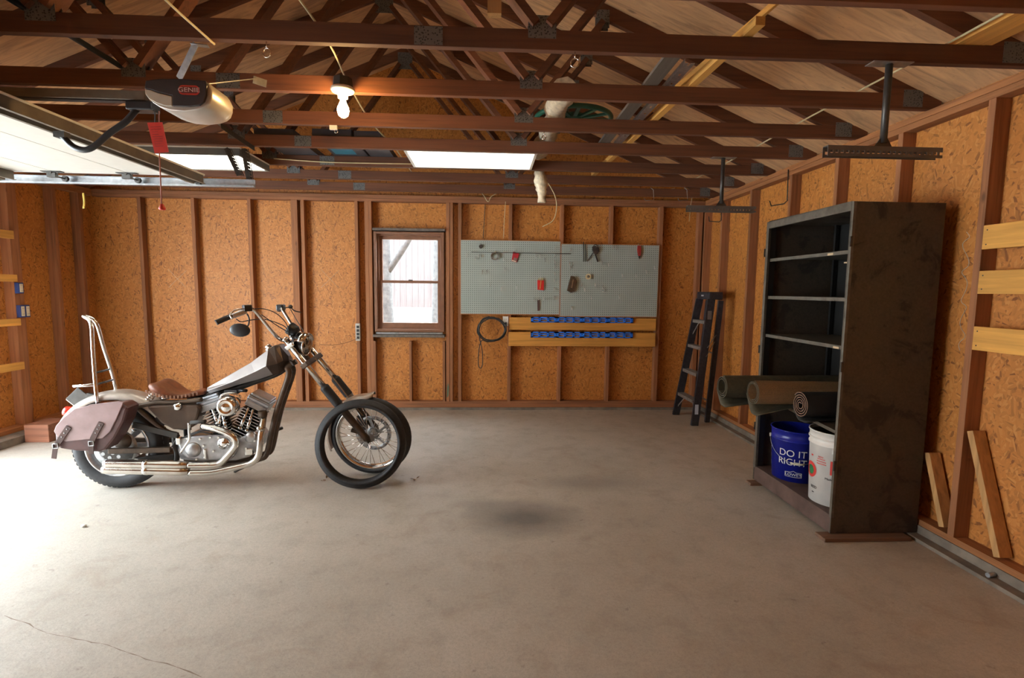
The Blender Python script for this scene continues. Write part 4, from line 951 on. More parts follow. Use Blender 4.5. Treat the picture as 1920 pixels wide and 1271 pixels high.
cb_ = WC+(-E1*.10+E3*.09)+LAT*-.075; part(MB().box(cb_, (.06, .05, .10), M((E1, LAT, E3)).transposed()).box(cb_+E1*.03-E3*.04, (.04, .03, .06), M((E1, LAT, E3)).transposed()), 'front_caliper', MAT_DKSTEEL, bevel=.008)
cr = WC+(-E1*.135+E3*.035)+LAT*.09; part(MB().beam(F(.06, .105), F(.09, .105)-E1*.06, .02, .03), 'slider_lug', MAT_RUSTB, bevel=.004)
# front fender
ff = (E1-LAT*E1.dot(LAT)).normalized(); fu = LAT.cross(ff).normalized(); fu = fu if fu.z > 0 else -fu
rings = []
for k in range(33):
    a = rad(84+k*(202-84)/32); k0 = max(0, (93-(84+k*(202-84)/32))/9)
    d = ff*math.cos(a)+fu*math.sin(a); R_ = FR+.020+.022*k0
    wd = 1-.45*k0
    sec_ = [(-.062, -.022), (-.052, -.004), (-.03, .004), (0, .007), (.03, .004), (.052, -.004), (.062, -.022)]
    rings.append([WC+d*(R_+h)+LAT*o*wd for o, h in sec_]+[WC+d*(R_+h-.003)+LAT*o*wd*.96 for o, h in sec_[::-1]])
part(MB().loft(rings), 'front_fender', MAT_FENDER)
# headlight
hc = onP(*Z4(1530, 690), F(.45, 0, .11), E2); hd = (ff*.97-V((0, 0, 1))*.12).normalized()
hl = part(MB().lathe([(0, -.10), (.03, -.098), (.06, -.07), (.078, -.02), (.082, .01), (.080, .014), (0, .014)], hc, hd, 32), 'headlight', MAT_BLACK)
part(MB().torus(hc+hd*.012, hd, .079, .008, 36, 10), 'headlight_rim', MAT_CHROME, hl)
def lensmat():
    t = NT('headlight_glass'); n = t.noise(t.coord(), 40, 3); return t.out(t.ramp(n, [(.4, (.05, .05, .05)), (.6, (.5, .5, .5))]), .08, .7, n, .4, .01)
part(MB().lathe([(0, .03), (.04, .026), (.065, .018), (.074, .010), (0, .005)], hc+hd*.004, hd, 32), 'headlight_lens', lensmat(), hl)
part(MB().lathe([(.084, -.05), (.092, -.01), (.088, .02), (.092, .024), (.097, -.01), (.088, -.055)], hc, hd, 20, True, True, rad(-70), rad(70), (0, 0, 1)), 'headlight_visor', MAT_CHROME, hl)
part(MB().beam(F(ttop-.06, 0, .03), hc-hd*.06, .05, .03), 'headlight_bracket', MAT_DKSTEEL, hl)
# gauge
gcn = onP(*Z4(1335, 460), F(ttop+.1, 0, .0), E2); gd_ = (ax_up*.75-ff*.55).normalized()
part(MB().lathe([(0, -.045), (.032, -.045), (.046, -.025), (.05, .02), (.047, .028), (0, .024)], gcn, gd_, 28), 'speedometer', MAT_BLACK)
part(MB().beam(gcn-E3*.04, F(ttop, 0, 0), .05, .02), 'gauge_bracket', MAT_BLACK, bevel=.003)
# handlebar
def hb(u, v, o): return onP(u, v, F(ttop, 0)+E2*o, E2)
hr = [hb(*Z4(1230, 622), .03), hb(*Z4(1175, 612), .07), hb(*Z4(1110, 570), .13), hb(*Z4(1010, 460), .19), hb(*Z4(800, 205), .26), hb(*Z4(735, 160), .28), hb(*Z4(620, 175), .31), hb(*Z4(420, 262), .35), hb(*Z4(200, 355), .40)]
hbp = part(MB().tube(bez(hr, 6), .0125, 12), 'handlebar', MAT_CHROME)
def mirF(p): r = p-F(ttop, 0); return p-LAT*(2*r.dot(LAT))
hl_ = [mirF(p) for p in hr]
hl2 = [F(ttop+.03, -.03, -.03), hb(*Z4(1330, 420), -.08), hb(*Z4(1290, 330), -.12), hb(*Z4(1185, 165), -.20), hb(*Z4(1165, 140), -.24), hb(*Z4(1150, 150), -.34), hb(*Z4(1138, 165), -.46)]
part(MB().tube(bez(hl2, 6), .0125, 12), 'handlebar_left_side', MAT_CHROME, hbp)
part(MB().cyl(F(ttop-.01, .04, -.02), hr[0], .017, 12).cyl(F(ttop-.01, -.04, -.02), hl2[0], .017, 12), 'riser', MAT_CHROME, hbp)
g0, g1 = hr[7].lerp(hr[8], -.05), hr[8]
part(MB().tube([g0, g0.lerp(g1, .08), g0.lerp(g1, .92), g1], [.02, .0175, .0175, .02], 14), 'grip', MAT_GRIP, hbp)
part(MB().tube([hl2[5], hl2[5].lerp(hl2[6], .1), hl2[6]], [.02, .0175, .0185], 14), 'grip', MAT_GRIP, hbp)
a, b = hr[5], hr[6]; dh = (b-a).normalized()
part(MB().beam(a.lerp(b, .1)+E3*.012, a.lerp(b, 1.15)+E3*.016, .05, .045), 'brake_reservoir', MAT_BLACK, hbp, bevel=.006)
part(MB().beam(a.lerp(b, .75)-E3*.006, hr[7].lerp(b, .1)-E3*.004, .036, .034), 'switch_housing', MAT_ALU, hbp, bevel=.008)
part(MB().tube(bez([b+E3*.01+E1*.02, hb(*Z4(520, 160), .36), hb(*Z4(440, 200), .38), hb(*Z4(410, 245), .40), hb(*Z4(440, 300), .42)], 5), .006, 8), 'brake_lever', MAT_CHROME, hbp)
p = hl2[4]; part(MB().box(p+V((0, 0, .004)), (.055, .07, .05)), 'switch_housing', MAT_BLACK, hbp, bevel=.01)
part(MB().tube(bez([p+E1*.02, hb(*Z4(1300, 130), -.28), hb(*Z4(1370, 180), -.32), hb(*Z4(1470, 205), -.36)], 5), .005, 8).sphere(hb(*Z4(1310, 120), -.28), .018, 10), 'clutch_lever', MAT_DKSTEEL, hbp)
# mirror
mc = hb(*Z4(555, 468), .30); Rm = M((E1, E2, E3)).transposed()
mi = part(MB().sphere(mc, 1, 20, (.068, .016, .047), Rm @ M.Rotation(rad(4), 3, 'Y')), 'mirror', MAT_BLACK)
part(MB().tube(bez([hb(*Z4(650, 425), .30), hb(*Z4(685, 380), .295), hb(*Z4(690, 290), .29), hb(*Z4(660, 225), .29)], 5), .0055, 8), 'mirror_stem', MAT_BLACK, mi)
for pts in ([(780, 150, .28), (900, 150, .2), (1040, 190, .15), (1160, 270, .1), (1260, 400, .06), (1290, 560, .04)], [(500, 300, .34), (570, 345, .32), (700, 320, .28), (900, 305, .2), (1080, 350, .14), (1240, 430, .08), (1290, 560, .05)], [(880, 240, .25), (1020, 340, .18), (1140, 420, .12), (1260, 490, .06)], [(1310, 160, -.22), (1400, 320, -.16), (1470, 430, -.1), (1500, 510, -.05), (1440, 640, 0)]):
    part(MB().tube(bez([hb(*Z4(X, Y), o) for X, Y, o in pts], 6), .0035, 6), 'control_cable', MAT_CABLE_B, hbp)
part(MB().tube(bez([F(tlow, 0, .03), F(tg1, -.03, .03), F(tg0, -.04, .02), F(.12, -.07, 0)], 6), .0045, 6), 'brake_hose', plain('amber_hose', (.25, .13, .05), .5))
part(MB().tube(bez([B(*Z4(1340, 1080), .03), B(*Z4(1250, 1240), .03), B(*Z3(1500, 100), .03), B(*Z3(1470, 250), .05)], 5), .004, 6), 'throttle_cable', MAT_CABLE_B)
# ---- spare tire leaning on the front wheel
tcx = onY(677.5, 835, 3.745); TR = .331
tax = (V((.08, -1, .13))).normalized()
st_ = thing('spare_tire', 'black motorcycle tire without a rim leaning against the front wheel', 'tire', (tcx.x, 3.70, 0))
dz = math.sqrt(1-tax.z**2); hgt = TR*dz+.046*abs(tax.z)*.6
tyre(V((tcx.x, 3.735, hgt-.002)), tax, TR, .046, .268, 'tire_carcass', st_, 64, False)
# ================================================================ STEEL CABINET AND ITS CONTENTS
def cab_mat():
    t = NT('old_cabinet_paint'); v = t.coord(); n = t.noise(v, 5.5, 6, .68, .5); n2 = t.noise(v, 1.7, 4, .6); n3 = t.noise(v, 70, 3, .6)
    col = t.ramp(n3, [(.3, (.056, .042, .029)), (.7, (.082, .062, .043))])
    col = t.mix(t.ramp(n, [(.54, 0.0), (.60, .75)]), col, (.026, .020, .015))
    col = t.mix(t.ramp(n2, [(.5, 0.0), (.72, .55)]), col, (.085, .040, .022))
    return t.out(col, t.ramp(n, [(.4, .5), (.65, .75)]), .15, n3, .15, .003)
MAT_CAB = cab_mat()
MAT_CABF = plain('worn_grey_cabinet_edge', (.105, .09, .068), .5, .2, .3, 20)
MAT_CABIN = plain('cabinet_inside_black', (.0055, .0045, .0035), .6, .1, .3)  # inside faces near black, far darker than the outer panels
MAT_CABBASE = plain('rusty_cabinet_floor', (.10, .058, .045), .7, .1, .35, 9)
CX0, CX1, CY0, CY1, CZ0, CZ1 = 2.092, 2.644, 2.862, 3.768, .024, 2.008
cab = thing('storage_cabinet', 'tall dark rusty steel cabinet without doors standing against the right wall', 'cabinet', ((CX0+CX1)/2, (CY0+CY1)/2, CZ0))
T = .012
MB().bb((CX0, CY0, CZ0), (CX1, CY0+T, CZ1)).build('side_panel', MAT_CAB, cab, bevel=.003)
MB().bb((CX0, CY1-T, CZ0), (CX1, CY1, CZ1)).build('side_panel', MAT_CAB, cab, bevel=.003)
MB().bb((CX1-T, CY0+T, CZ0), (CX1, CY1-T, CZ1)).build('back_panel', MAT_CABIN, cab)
MB().bb((CX0, CY0+T, CZ1-.02), (CX1-T, CY1-T, CZ1)).build('top_panel', MAT_CAB, cab, bevel=.003)
ZFL = .135
mb = MB().bb((CX0+.004, CY0+T, ZFL-.012), (CX1-T, CY1-T, ZFL)); mb.bb((CX0+.004, CY0+T, CZ0), (CX0+.016, CY1-T, ZFL-.012)); mb.build('base_deck', MAT_CABBASE, cab, bevel=.002)
mb = MB(); mb.bb((CX0-.002, CY0-.001, CZ0+.10), (CX0+.018, CY0+.018, CZ1)); mb.bb((CX0-.002, CY1-.030, CZ0+.10), (CX0+.018, CY1+.001, CZ1)); mb.bb((CX0-.002, CY0+.018, CZ1-.052), (CX0+.018, CY1-.030, CZ1)); mb.build('face_frame', MAT_CABF, cab, bevel=.003)
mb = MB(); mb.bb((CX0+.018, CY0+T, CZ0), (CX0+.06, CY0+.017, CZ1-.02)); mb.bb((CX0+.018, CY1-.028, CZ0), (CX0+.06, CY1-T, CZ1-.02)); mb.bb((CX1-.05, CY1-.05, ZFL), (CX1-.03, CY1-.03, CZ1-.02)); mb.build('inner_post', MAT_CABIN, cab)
for z in (1.735, 1.457, 1.170):
    mb = MB().bb((CX0+.022, CY0+.029, z-.004), (CX1-T-.002, CY1-.029, z)); mb.bb((CX0+.022, CY0+.029, z-.022), (CX0+.026, CY1-.029, z-.004)); mb.build('shelf', MAT_CABF, cab)
zs4 = lambda y: .652+(y-2.86)*.06
mb = MB().poly([(CX0+.022, CY0+.029, zs4(CY0)), (CX0+.022, CY1-.029, zs4(CY1)), (CX0+.022, CY1-.029, zs4(CY1)-.02), (CX0+.022, CY0+.029, zs4(CY0)-.02)], (.50, 0, 0)); mb.build('shelf', MAT_CABF, cab)
for z in (.45, 1.05, 1.78):
    for y in (CY0-.006, CY1-.002): MB().bb((CX0-.010, y, z-.03), (CX0+.006, y+.008, z+.03)).build('hinge', MAT_DKSTEEL, cab)
MAT_TAGT = plain('tan_paper_tag', (.55, .40, .24), .7)
for (y, z) in ((2.96, 1.160), (3.07, 1.727)): MB().bb((CX0+.0195, y-.03, z-.012), (CX0+.0216, y+.02, z+.001)).build('paper_tag', MAT_TAGT, cab)
MB().bb((CX0+.03, CY0+T, 1.66), (CX0+.05, CY0+.09, 1.668)).build('shelf_clip', MAT_TAGT, cab)
solo(MB().bb((2.02, 2.80, .0005), (2.56, 2.895, .0225)), 'wood_shim', wood('old_brown_shim', (.16, .085, .05), 0, .6), 'flat brown wood shim under the near side of the steel cabinet', 'shim', bevel=.003)
solo(MB().bb((2.03, 3.68, .0005), (2.2, 3.75, .0225)), 'wood_shim', MATS['old_brown_shim'], 'small wood shim under the far front corner of the steel cabinet', 'shim', bevel=.003)
# ---- rolled mats
def weave(name, c, c2, sc=130):
    t = NT(name); v = t.coord((sc, sc*.0+sc, sc), (0, 0, rad(45))); ch = t.new('ShaderNodeTexVoronoi'); ch.inputs['Scale'].default_value = 1; ch.distance = 'CHEBYCHEV'; t.link(v, ch.inputs['Vector']); ch.inputs['Randomness'].default_value = .15
    return t.out(t.ramp(ch.outputs['Distance'], [(.25, c), (.6, c2)]), .7, 0, ch.outputs['Distance'], .5, .004)
MAT_MATG = plain('dark_green_rubber_mat', (.065, .055, .032), .6, 0, .25, 40, .2)
MAT_MATW = weave('brown_woven_mat', (.36, .21, .09), (.10, .058, .028))
MAT_MATR = plain('black_rubber_mat', (.028, .027, .026), .5, 0, .2)
MAT_MATE = plain('reddish_mat_edge', (.16, .085, .055), .8, 0, .3, 30)
def spiral(r, turns, th, ri, n=26):
    N = int(turns*n); out = []; inn = []
    for i in range(N+1):
        a = 2*PI*i/n; rr = r-(r-ri)*(i/N); out.append((rr*math.cos(a), rr*math.sin(a))); inn.append(((rr-th)*math.cos(a), (rr-th)*math.sin(a)))
    return out, inn
def mat_roll(label, mat, emat, x0, x1, y, z0, z1, r, turns, th, ri, a0, droop, y1=None):
    y1 = y if y1 is None else y1
    z0 = max(z0, z1-.003); t = thing('rolled_mat', label, 'rolled mat', ((x0+x1)/2, y, z0), 'rolled mats in the cabinet'); out, inn = spiral(r, turns, th, ri)
    def P2(p, x): f = (x-x0)/(x1-x0); c, s = math.cos(a0), math.sin(a0); Y = p[0]*c-p[1]*s; Z = p[0]*s+p[1]*c; return V((x, y+(y1-y)*f+Y, z0+(z1-z0)*f+Z))
    mb = MB(); k = len(out); vs = [P2(p, x0) for p in out]+[P2(p, x0) for p in inn]+[P2(p, x1) for p in out]+[P2(p, x1) for p in inn]
    fs = []
    for i in range(k-1):
        fs += [(i, i+1, 2*k+i+1, 2*k+i), (k+i, 3*k+i, 3*k+i+1, k+i+1)]
    fs += [(0, 2*k, 3*k, k), (k-1, 2*k-1, 4*k-1, 3*k-1)]
    mb.add(vs, fs, True); body = mb.build('sheet', mat, t, fix=True)
    mb = MB(); e = .0008; vs = [V((x0-e, p.y, p.z)) for p in vs[:2*k]]; mb.add(vs, [(i, k+i, k+i+1, i+1) for i in range(k-1)]); mb.build('cut_edge', emat, body, fix=False)
    # loose tail of the sheet, drooping where it is outside the cabinet
    mb = MB(); nx, nt_ = 14, 8; vs = []
    for i in range(nx+1):
        f = i/nx; x = x0+(x1-x0)*f; d = droop*max(0, 1-(x-x0)/max(.05, (2.11-x0)))**1.0; yc = y+(y1-y)*f; zc = z0+(z1-z0)*f
        for j in range(nt_+1):
            g = j/nt_; Y = yc+r*(.98-1.75*g); Z = zc-r*(.25+.78*min(1, g*2.2)) - d*math.sin(min(1, g*1.35)*PI/2); Z = max(Z, zc-r-.002-d); vs.append(V((x, Y, Z)))
    m_ = nt_+1; n_ = len(vs); vs2 = vs+[p-V((0, 0, .004)) for p in vs]; fs = []
    for i in range(nx):
        for j in range(nt_):
            a = i*m_+j; fs += [(a, a+1, a+m_+1, a+m_), (n_+a, n_+a+m_, n_+a+m_+1, n_+a+1)]
    for j in range(nt_): fs += [(j, n_+j, n_+j+1, j+1), (nx*m_+j, nx*m_+j+1, n_+nx*m_+j+1, n_+nx*m_+j)]
    for i in range(nx): a = i*m_; fs += [(a, a+m_, n_+a+m_, n_+a), (a+nt_, n_+a+nt_, n_+a+m_+nt_, a+m_+nt_)]
    MB().add(vs2, fs, True).build('loose_tail', MAT_MATG if mat is not MAT_MATR else mat, t, fix=True)
def r4(X, Y): return 1200+X/3.996, 520+Y/3.997
p = onY(*r4(613, 838), 3.585); mat_roll('rearmost rolled mat, plain dark green, sticking far out of the cabinet', MAT_MATG, MAT_MATG, p.x, 2.60, 3.585, p.z, zs4(3.585)+.100, .088, 2.6, .006, .052, rad(100), .045)
p = onY(*r4(845, 860), 3.385); mat_roll('middle rolled mat with brown woven diamond texture sticking out of the cabinet', MAT_MATW, MAT_MATG, p.x, 2.60, 3.385, p.z, zs4(3.385)+.098, .087, 2.5, .006, .056, rad(100), .06)
p = onY(*r4(1198, 988), 3.12); mat_roll('smaller black rolled mat with reddish spiral end, nearest and lowest in the cabinet', MAT_MATR, MAT_MATE, p.x, 2.60, 3.12, p.z-.0, zs4(3.12)+.099, .085, 4.3, .0065, .018, rad(40), .012)
# ---- buckets
def bucket(name, label, mat, c, rb, rt, h, ribs, handle, seedr):
    t = thing(name, label, 'bucket', c); z = c[2]; prof = [(0, .0), (rb, .0)]
    R = lambda q: rb+(rt-rb)*q/h
    for q in ribs: prof += [(R(q-.006), q-.006), (R(q)+.006, q-.004), (R(q)+.006, q+.004), (R(q+.006), q+.006)]
    prof += [(R(h)-.0, h-.008), (R(h)+.005, h-.007), (R(h)+.005, h), (R(h)-.004, h), (rb-.004, .006), (0, .006)]
    MB().lathe(prof, c, (0, 0, 1), 56).build('shell', mat, t); return t, R
c = onZ(1478, 905, ZFL); dr = V((c.x, c.y, 0)).normalized(); BC = V((c.x, c.y, 0))+dr*.15; BC = V((max(BC.x, CX0+.180), min(BC.y, CY1-.21), ZFL+.0005))
hB = onY(1478, 801, BC.y).z-ZFL
MAT_BKB = plain('blue_bucket_plastic', (.008, .014, .23), .32, 0, .06)
MAT_BKW = plain('white_bucket_plastic', (.78, .75, .70), .4, 0, .06, 14)
MAT_BKD = plain('bucket_inside_brown', (.20, .16, .12), .8)  # brown inner surface, darker than the outer shell
MAT_PRW = plain('white_print', (.62, .62, .62), .5, 0, .03); MAT_PRB = plain('black_print', (.015, .015, .015), .5); MAT_PRR = plain('red_print', (.55, .04, .03), .5); MAT_PRG = plain('green_print', (.02, .16, .05), .5)
bb_, RB_ = bucket('bucket', 'blue plastic bucket with white lettering in the bottom of the cabinet', MAT_BKB, BC, .150, .169, hB, (hB-.075,), True, 1)
def wrap(c, R, a0, z0):
    def f(p):
        r = R(z0-c.z+p.y)+.0016+p.z; a = a0+p.x/R(z0-c.z); return V((c.x+r*math.cos(a), c.y+r*math.sin(a), z0+p.y))
    return f
def facing(c): return math.atan2(-c.y, -c.x)
def bprint(t, s, mat, size, c, R, px, name, bold=1.0, wide=1.0):
    """lettering centred on the pixel px of the bucket wall"""
    r = ray(*px); 
    # ray / cylinder intersection
    k = R(.18); ox, oy = EYE.x-c.x, EYE.y-c.y; A = r.x*r.x+r.y*r.y; Bq = 2*(ox*r.x+oy*r.y); Cq = ox*ox+oy*oy-k*k; D = max(0, Bq*Bq-4*A*Cq); tq = (-Bq-math.sqrt(D))/(2*A); p = EYE+r*tq
    a0 = math.atan2(p.y-c.y, p.x-c.x); w = wrap(c, R, a0, p.z)
    if s is None: return w, a0, p.z
    cu_ = text(s, name, mat, t, size, lambda q: w(V((q.x*wide, q.y, q.z))), .0004*bold); return w, a0, p.z
FONT_B = .0
bprint(bb_, 'DO IT', MAT_PRW, .068, BC, RB_, (1486, 851.5), 'slogan_top', 1, 1.0); bprint(bb_, 'RIGHT', MAT_PRW, .068, BC, RB_, (1484.5, 867.5), 'slogan_bottom', 1, .95)
bprint(bb_, "LOWE'S", MAT_PRW, .027, BC, RB_, (1487, 891), 'store_lettering', 1, 1.1)
w, a0, z0 = bprint(bb_, None, None, 0, BC, RB_, (1487, 890.5), '')
out_ = [(-.052, -.018), (.052, -.018), (.052, .014), (.018, .016), (0, .026), (-.018, .016), (-.052, .014)]; mb = MB()
for i in range(len(out_)):
    a, b = V((*out_[i], 0)), V((*out_[(i+1) % len(out_)], 0)); d = (b-a).normalized(); nrm = V((-d.y, d.x, 0))*.0014
    for j in range(6): q0, q1 = a.lerp(b, j/6), a.lerp(b, (j+1)/6); mb.add([w(q0+nrm), w(q1+nrm), w(q1-nrm), w(q0-nrm)], [(0, 1, 2, 3)])
mb.build('logo_outline', MAT_PRW, bb_, fix=False)
def patch(t, c, R, px, wd, ht, mat, name, lift=.0):
    w, a0, z0 = bprint(t, None, None, 0, c, R, px, ''); mb = MB(); n = 8; vs = []
    for i in range(n+1):
        x = -wd/2+wd*i/n; vs += [w(V((x, -ht/2, lift))), w(V((x, ht/2, lift)))]
    mb.add(vs, [(2*i, 2*i+2, 2*i+3, 2*i+1) for i in range(n)], True); return mb.build(name, mat, t, fix=False)
for k, (v, h) in enumerate(((837, .03), (850, .022), (864, .03), (880, .012))): patch(bb_, BC, RB_, (1440.5, v), .026, h, MAT_PRW, 'side_print')
# wire handle hanging in front
def bail(t, c, R, hz, drop, mat, gripm, a_mid, spread=PI/2*.98):
    pts = []
    for i in range(25):
        f = i/24; a = a_mid-spread+2*spread*f; zz = hz-drop*math.sin(PI*f)**.8; r = R(zz-c.z)+.009; pts.append(V((c.x+r*math.cos(a), c.y+r*math.sin(a), zz)))
    MB().tube(pts, .0022, 6).build('wire_handle', mat, t); g = pts[10:15]; MB().tube(g, .007, 8).build('handle_grip', gripm, t)
    for q in (pts[0], pts[-1]): d = V((q.x-c.x, q.y-c.y, 0)).normalized(); MB().cyl(q-d*.01, q+d*.004, .014, 14).build('handle_ear', t.children[0].data.materials[0], t)
bail(bb_, BC, RB_, BC.z+hB-.075, .155, MAT_STEEL, plain('ivory_grip', (.65, .60, .48), .5), facing(BC)+.08)
c = onZ(1555, 953, ZFL); dr = V((c.x, c.y, 0)).normalized(); WCc = V((c.x, c.y, 0))+dr*.148; WCc = V((max(WCc.x, CX0+.180), max(CY0+.205, min(WCc.y, 3.12)), ZFL+.0005))
hW = onY(1550, 806, WCc.y).z-ZFL
wb_, RW_ = bucket('bucket', 'white plastic seed bucket with red and black print partly hidden by the cabinet edge', MAT_BKW, WCc, .147, .164, hW, (hW-.05, hW-.085), True, 2)
MB().lathe([(0, .008), (RW_(.05)-.006, .008), (RW_(hW)-.0052, hW-.02)], WCc, (0, 0, 1), 40).build('inner_face', MAT_BKD, wb_, fix=False)
def bdisc(t, c, R, px, r0, r1, mat, name, lift):
    w, a0, z0 = bprint(t, None, None, 0, c, R, px, ''); mb = MB(); n = 28; vs = []
    for i in range(n): a = 2*PI*i/n; vs += [w(V((r0*math.cos(a), r0*math.sin(a), lift))), w(V((r1*math.cos(a), r1*math.sin(a), lift)))]
    mb.add(vs, [(2*i, 2*i+1, (2*i+3) % (2*n), (2*i+2) % (2*n)) for i in range(n)], True); mb.build(name, mat, t, fix=False)
bdisc(wb_, WCc, RW_, (1521.5, 878), .030, .052, MAT_PRR, 'round_emblem', .0002); bdisc(wb_, WCc, RW_, (1521.5, 879), .0, .030, MAT_PRG, 'emblem_centre', .0003)
bprint(wb_, 'SEED', MAT_PRB, .024, WCc, RW_, (1524.5, 912), 'seed_lettering'); bprint(wb_, 'Made', MAT_PRB, .020, WCc, RW_, (1553.5, 899), 'made_lettering')
bprint(wb_, 'NEW', MAT_PRR, .015, WCc, RW_, (1540, 857), 'red_lettering')
for v, wd in ((861, .05), (865.5, .062), (870, .062)): patch(wb_, WCc, RW_, (1540.5, v), wd, .005, MAT_PRR, 'red_print_line')
patch(wb_, WCc, RW_, (1563, 879), .036, .09, MAT_PRR, 'red_panel'); patch(wb_, WCc, RW_, (1525, 852), .02, .01, MAT_PRR, 'red_print_line'); patch(wb_, WCc, RW_, (1523, 921), .018, .006, MAT_PRB, 'black_print_line')
patch(wb_, WCc, RW_, (1563.5, 922), .026, .062, MAT_PRB, 'barcode_box'); patch(wb_, WCc, RW_, (1563.5, 922), .020, .054, MAT_PRW, 'barcode_field', .0003)
patch(wb_, WCc, RW_, (1564.5, 846), .02, .035, MAT_BKW, 'handle_lug', .008)
# ================================================================ STEP LADDER
MAT_LAD = plain('dark_ladder_fibreglass', (.028, .028, .036), .42, .1, .35, 30)
MAT_LADS = plain('worn_ladder_steps', (.30, .28, .26), .5, .6, .25, 25)
ld = thing('step_ladder', 'folded dark step ladder leaning against the right wall near the corner', 'ladder', (2.42, 5.65, 0))
LT, RT = V((2.45, 5.765, 1.405)), V((2.45, 5.455, 1.405)); LB_, RB2 = V((2.285, 5.915, .001)), V((2.31, 5.42, .001))
for a, b in ((LB_, LT), (RB2, RT)):
    d = (b-a).normalized(); sgn = -1 if a is LB_ else 1
    mb = MB(); mb.beam(a, b, .024, .085, V((1, 0, 0)).cross(d).cross(d)*-1 if False else V((1, 0, 0))); r = mb.build('front_rail', MAT_LAD, ld, bevel=.003)
    MB().box(a+V((.0, 0, .022)), (.075, .034, .044)).build('foot', MAT_RUBBER, ld, bevel=.004)
for z in (.285, .58, .875, 1.165):
    f = z/1.405; a, b = LB_.lerp(LT, f), RB2.lerp(RT, f); mb = MB().bb((a.x-.036, b.y+.012, z-.006), (a.x+.05, a.y-.012, z)); mb.bb((a.x-.036, b.y+.012, z-.034), (a.x-.033, a.y-.012, z-.006)); mb.bb((a.x+.047, b.y+.012, z-.034), (a.x+.05, a.y-.012, z-.006))
    for q in range(5): mb.bb((a.x-.028+q*.016, b.y+.014, z), (a.x-.022+q*.016, a.y-.014, z+.0015))
    mb.build('step', MAT_LADS, ld)
for z in (.285, 1.165):
    f = z/1.405; a, b = LB_.lerp(LT, f), RB2.lerp(RT, f); mb = MB(); m_ = a.lerp(b, .5)
    for q, q2 in ((a, a.lerp(b, .32)), (b, b.lerp(a, .32))):
        e = q-V((0, 0, .17)); e.y = LB_.lerp(LT, (z-.17)/1.405).y if q is a else RB2.lerp(RT, (z-.17)/1.405).y
        e.x = q.x-.02
        MB().beam(V((q.x, q2.y, z-.03)), e+V((0, .012 if q is b else -.012, 0)), .016, .003, (1, 0, 0)).build('step_brace', MAT_LADS, ld)
mb = MB(); mb.bb((2.425, 5.445, 1.40), (2.575, 5.785, 1.485)); mb.build('top_cap', MAT_LAD, ld, bevel=.008)
text('LOUIS' if False else 'STEP', 'cap_label', MAT_PRW, ld, .0001, lambda p: V((2.4245, 5.6-p.x, 1.44+p.y))) if False else None
MB().bb((2.4238, 5.60, 1.435), (2.4248, 5.66, 1.45)).build('cap_label', MAT_PRW, ld)
for y, yb2 in ((5.77, 5.86), (5.45, 5.55)):
    a, b = V((2.555, y, 1.39)), V((2.51, yb2, .012)); MB().beam(b, a, .03, .055, (1, 0, 0)).build('rear_rail', MAT_LAD, ld, bevel=.003)
    MB().box(b+V((0, 0, .012)), (.05, .03, .04)).build('foot', MAT_RUBBER, ld, bevel=.004)
for z, dz in ((.25, 0), (.8, 0)):
    f = z/1.39; MB().beam(V((2.51+.045*f, 5.86-.09*f, z)), V((2.51+.045*f, 5.55-.10*f, z)), .02, .012).build('rear_brace', MAT_LADS, ld)
MB().beam(RB2.lerp(RT, .62)+V((.02, -.014, 0)), V((2.535, 5.475, 1.02)), .004, .02, (0, 1, 0)).build('spreader', MAT_LADS, ld)
MB().beam(RB2.lerp(RT, .55)+V((.02, -.014, 0)), V((2.53, 5.48, .95)), .004, .016, (0, 1, 0)).build('spreader', MAT_LADS, ld)
a = RB2.lerp(RT, .10); MB().beam(RB2.lerp(RT, .075)+V((-.034, 0, 0)), RB2.lerp(RT, .165)+V((-.034, 0, 0)), .020, .001, (1, 0, 0)).build('paper_label', MAT_PRW, ld)
MB().box(RB2.lerp(RT, .12)+V((-.002, -.0125, 0)), (.04, .001, .14)).build('paper_label', plain('pale_blue_label', (.45, .52, .62), .6), ld)
MB().box(RB2.lerp(RT, .87)+V((.0, -.0125, 0)), (.045, .001, .11)).build('rail_label', plain('faded_rail_label', (.16, .15, .14), .6), ld)
# ================================================================ RIGHT WALL BOARDS AND OFFCUTS
for (z0, z1, lab) in ((1.722, 1.848, 'upper yellow pine board across the right wall studs'), (1.487, 1.609, 'middle yellow pine board across the right wall studs'), (1.185, 1.312, 'lower yellow pine board across the right wall studs')):
    b_ = thing('wall_board', lab, 'board', (2.64, 2.0, z0), 'pine boards on the right wall')
    MB().bb((2.630, 1.3, z0), (2.6495, 2.612, z1)).build('plank', MAT_PINE, b_, bevel=.002)
    mb = MB()
    for z in (z0+.025, z1-.025): mb.cyl((2.6296, 2.59, z), (2.6300, 2.59, z), .004, 8)
    mb.build('nail_head', MAT_DKSTEEL, b_)
ys1 = onX(1857, 300, XR).y
solo(MB().beam((2.695, 2.395, .12), (2.695, ys1-.025, .735), .072, .036, (0, 1, 0)), 'wood_offcut', MAT_PINE_Z, 'yellow wood offcut leaning in the stud bay at the lower right', 'wood offcut', bevel=.002)
solo(MB().beam((2.69, ys1+.085, .13), (2.69, 2.855, .53), .07, .036, (0, 1, 0)), 'wood_offcut', MAT_PINE_Z, 'short wood offcut leaning behind the cabinet, next to the nearest stud', 'wood offcut', bevel=.002)
p = onZ(1855, 1076, .035); solo(MB().cyl((p.x-.02, p.y-.01, .035), (p.x+.045, p.y+.0, .035), .012, 12), 'pipe_stub', MAT_STEEL, 'small grey pipe stub lying on the curb at the lower right', 'pipe stub')
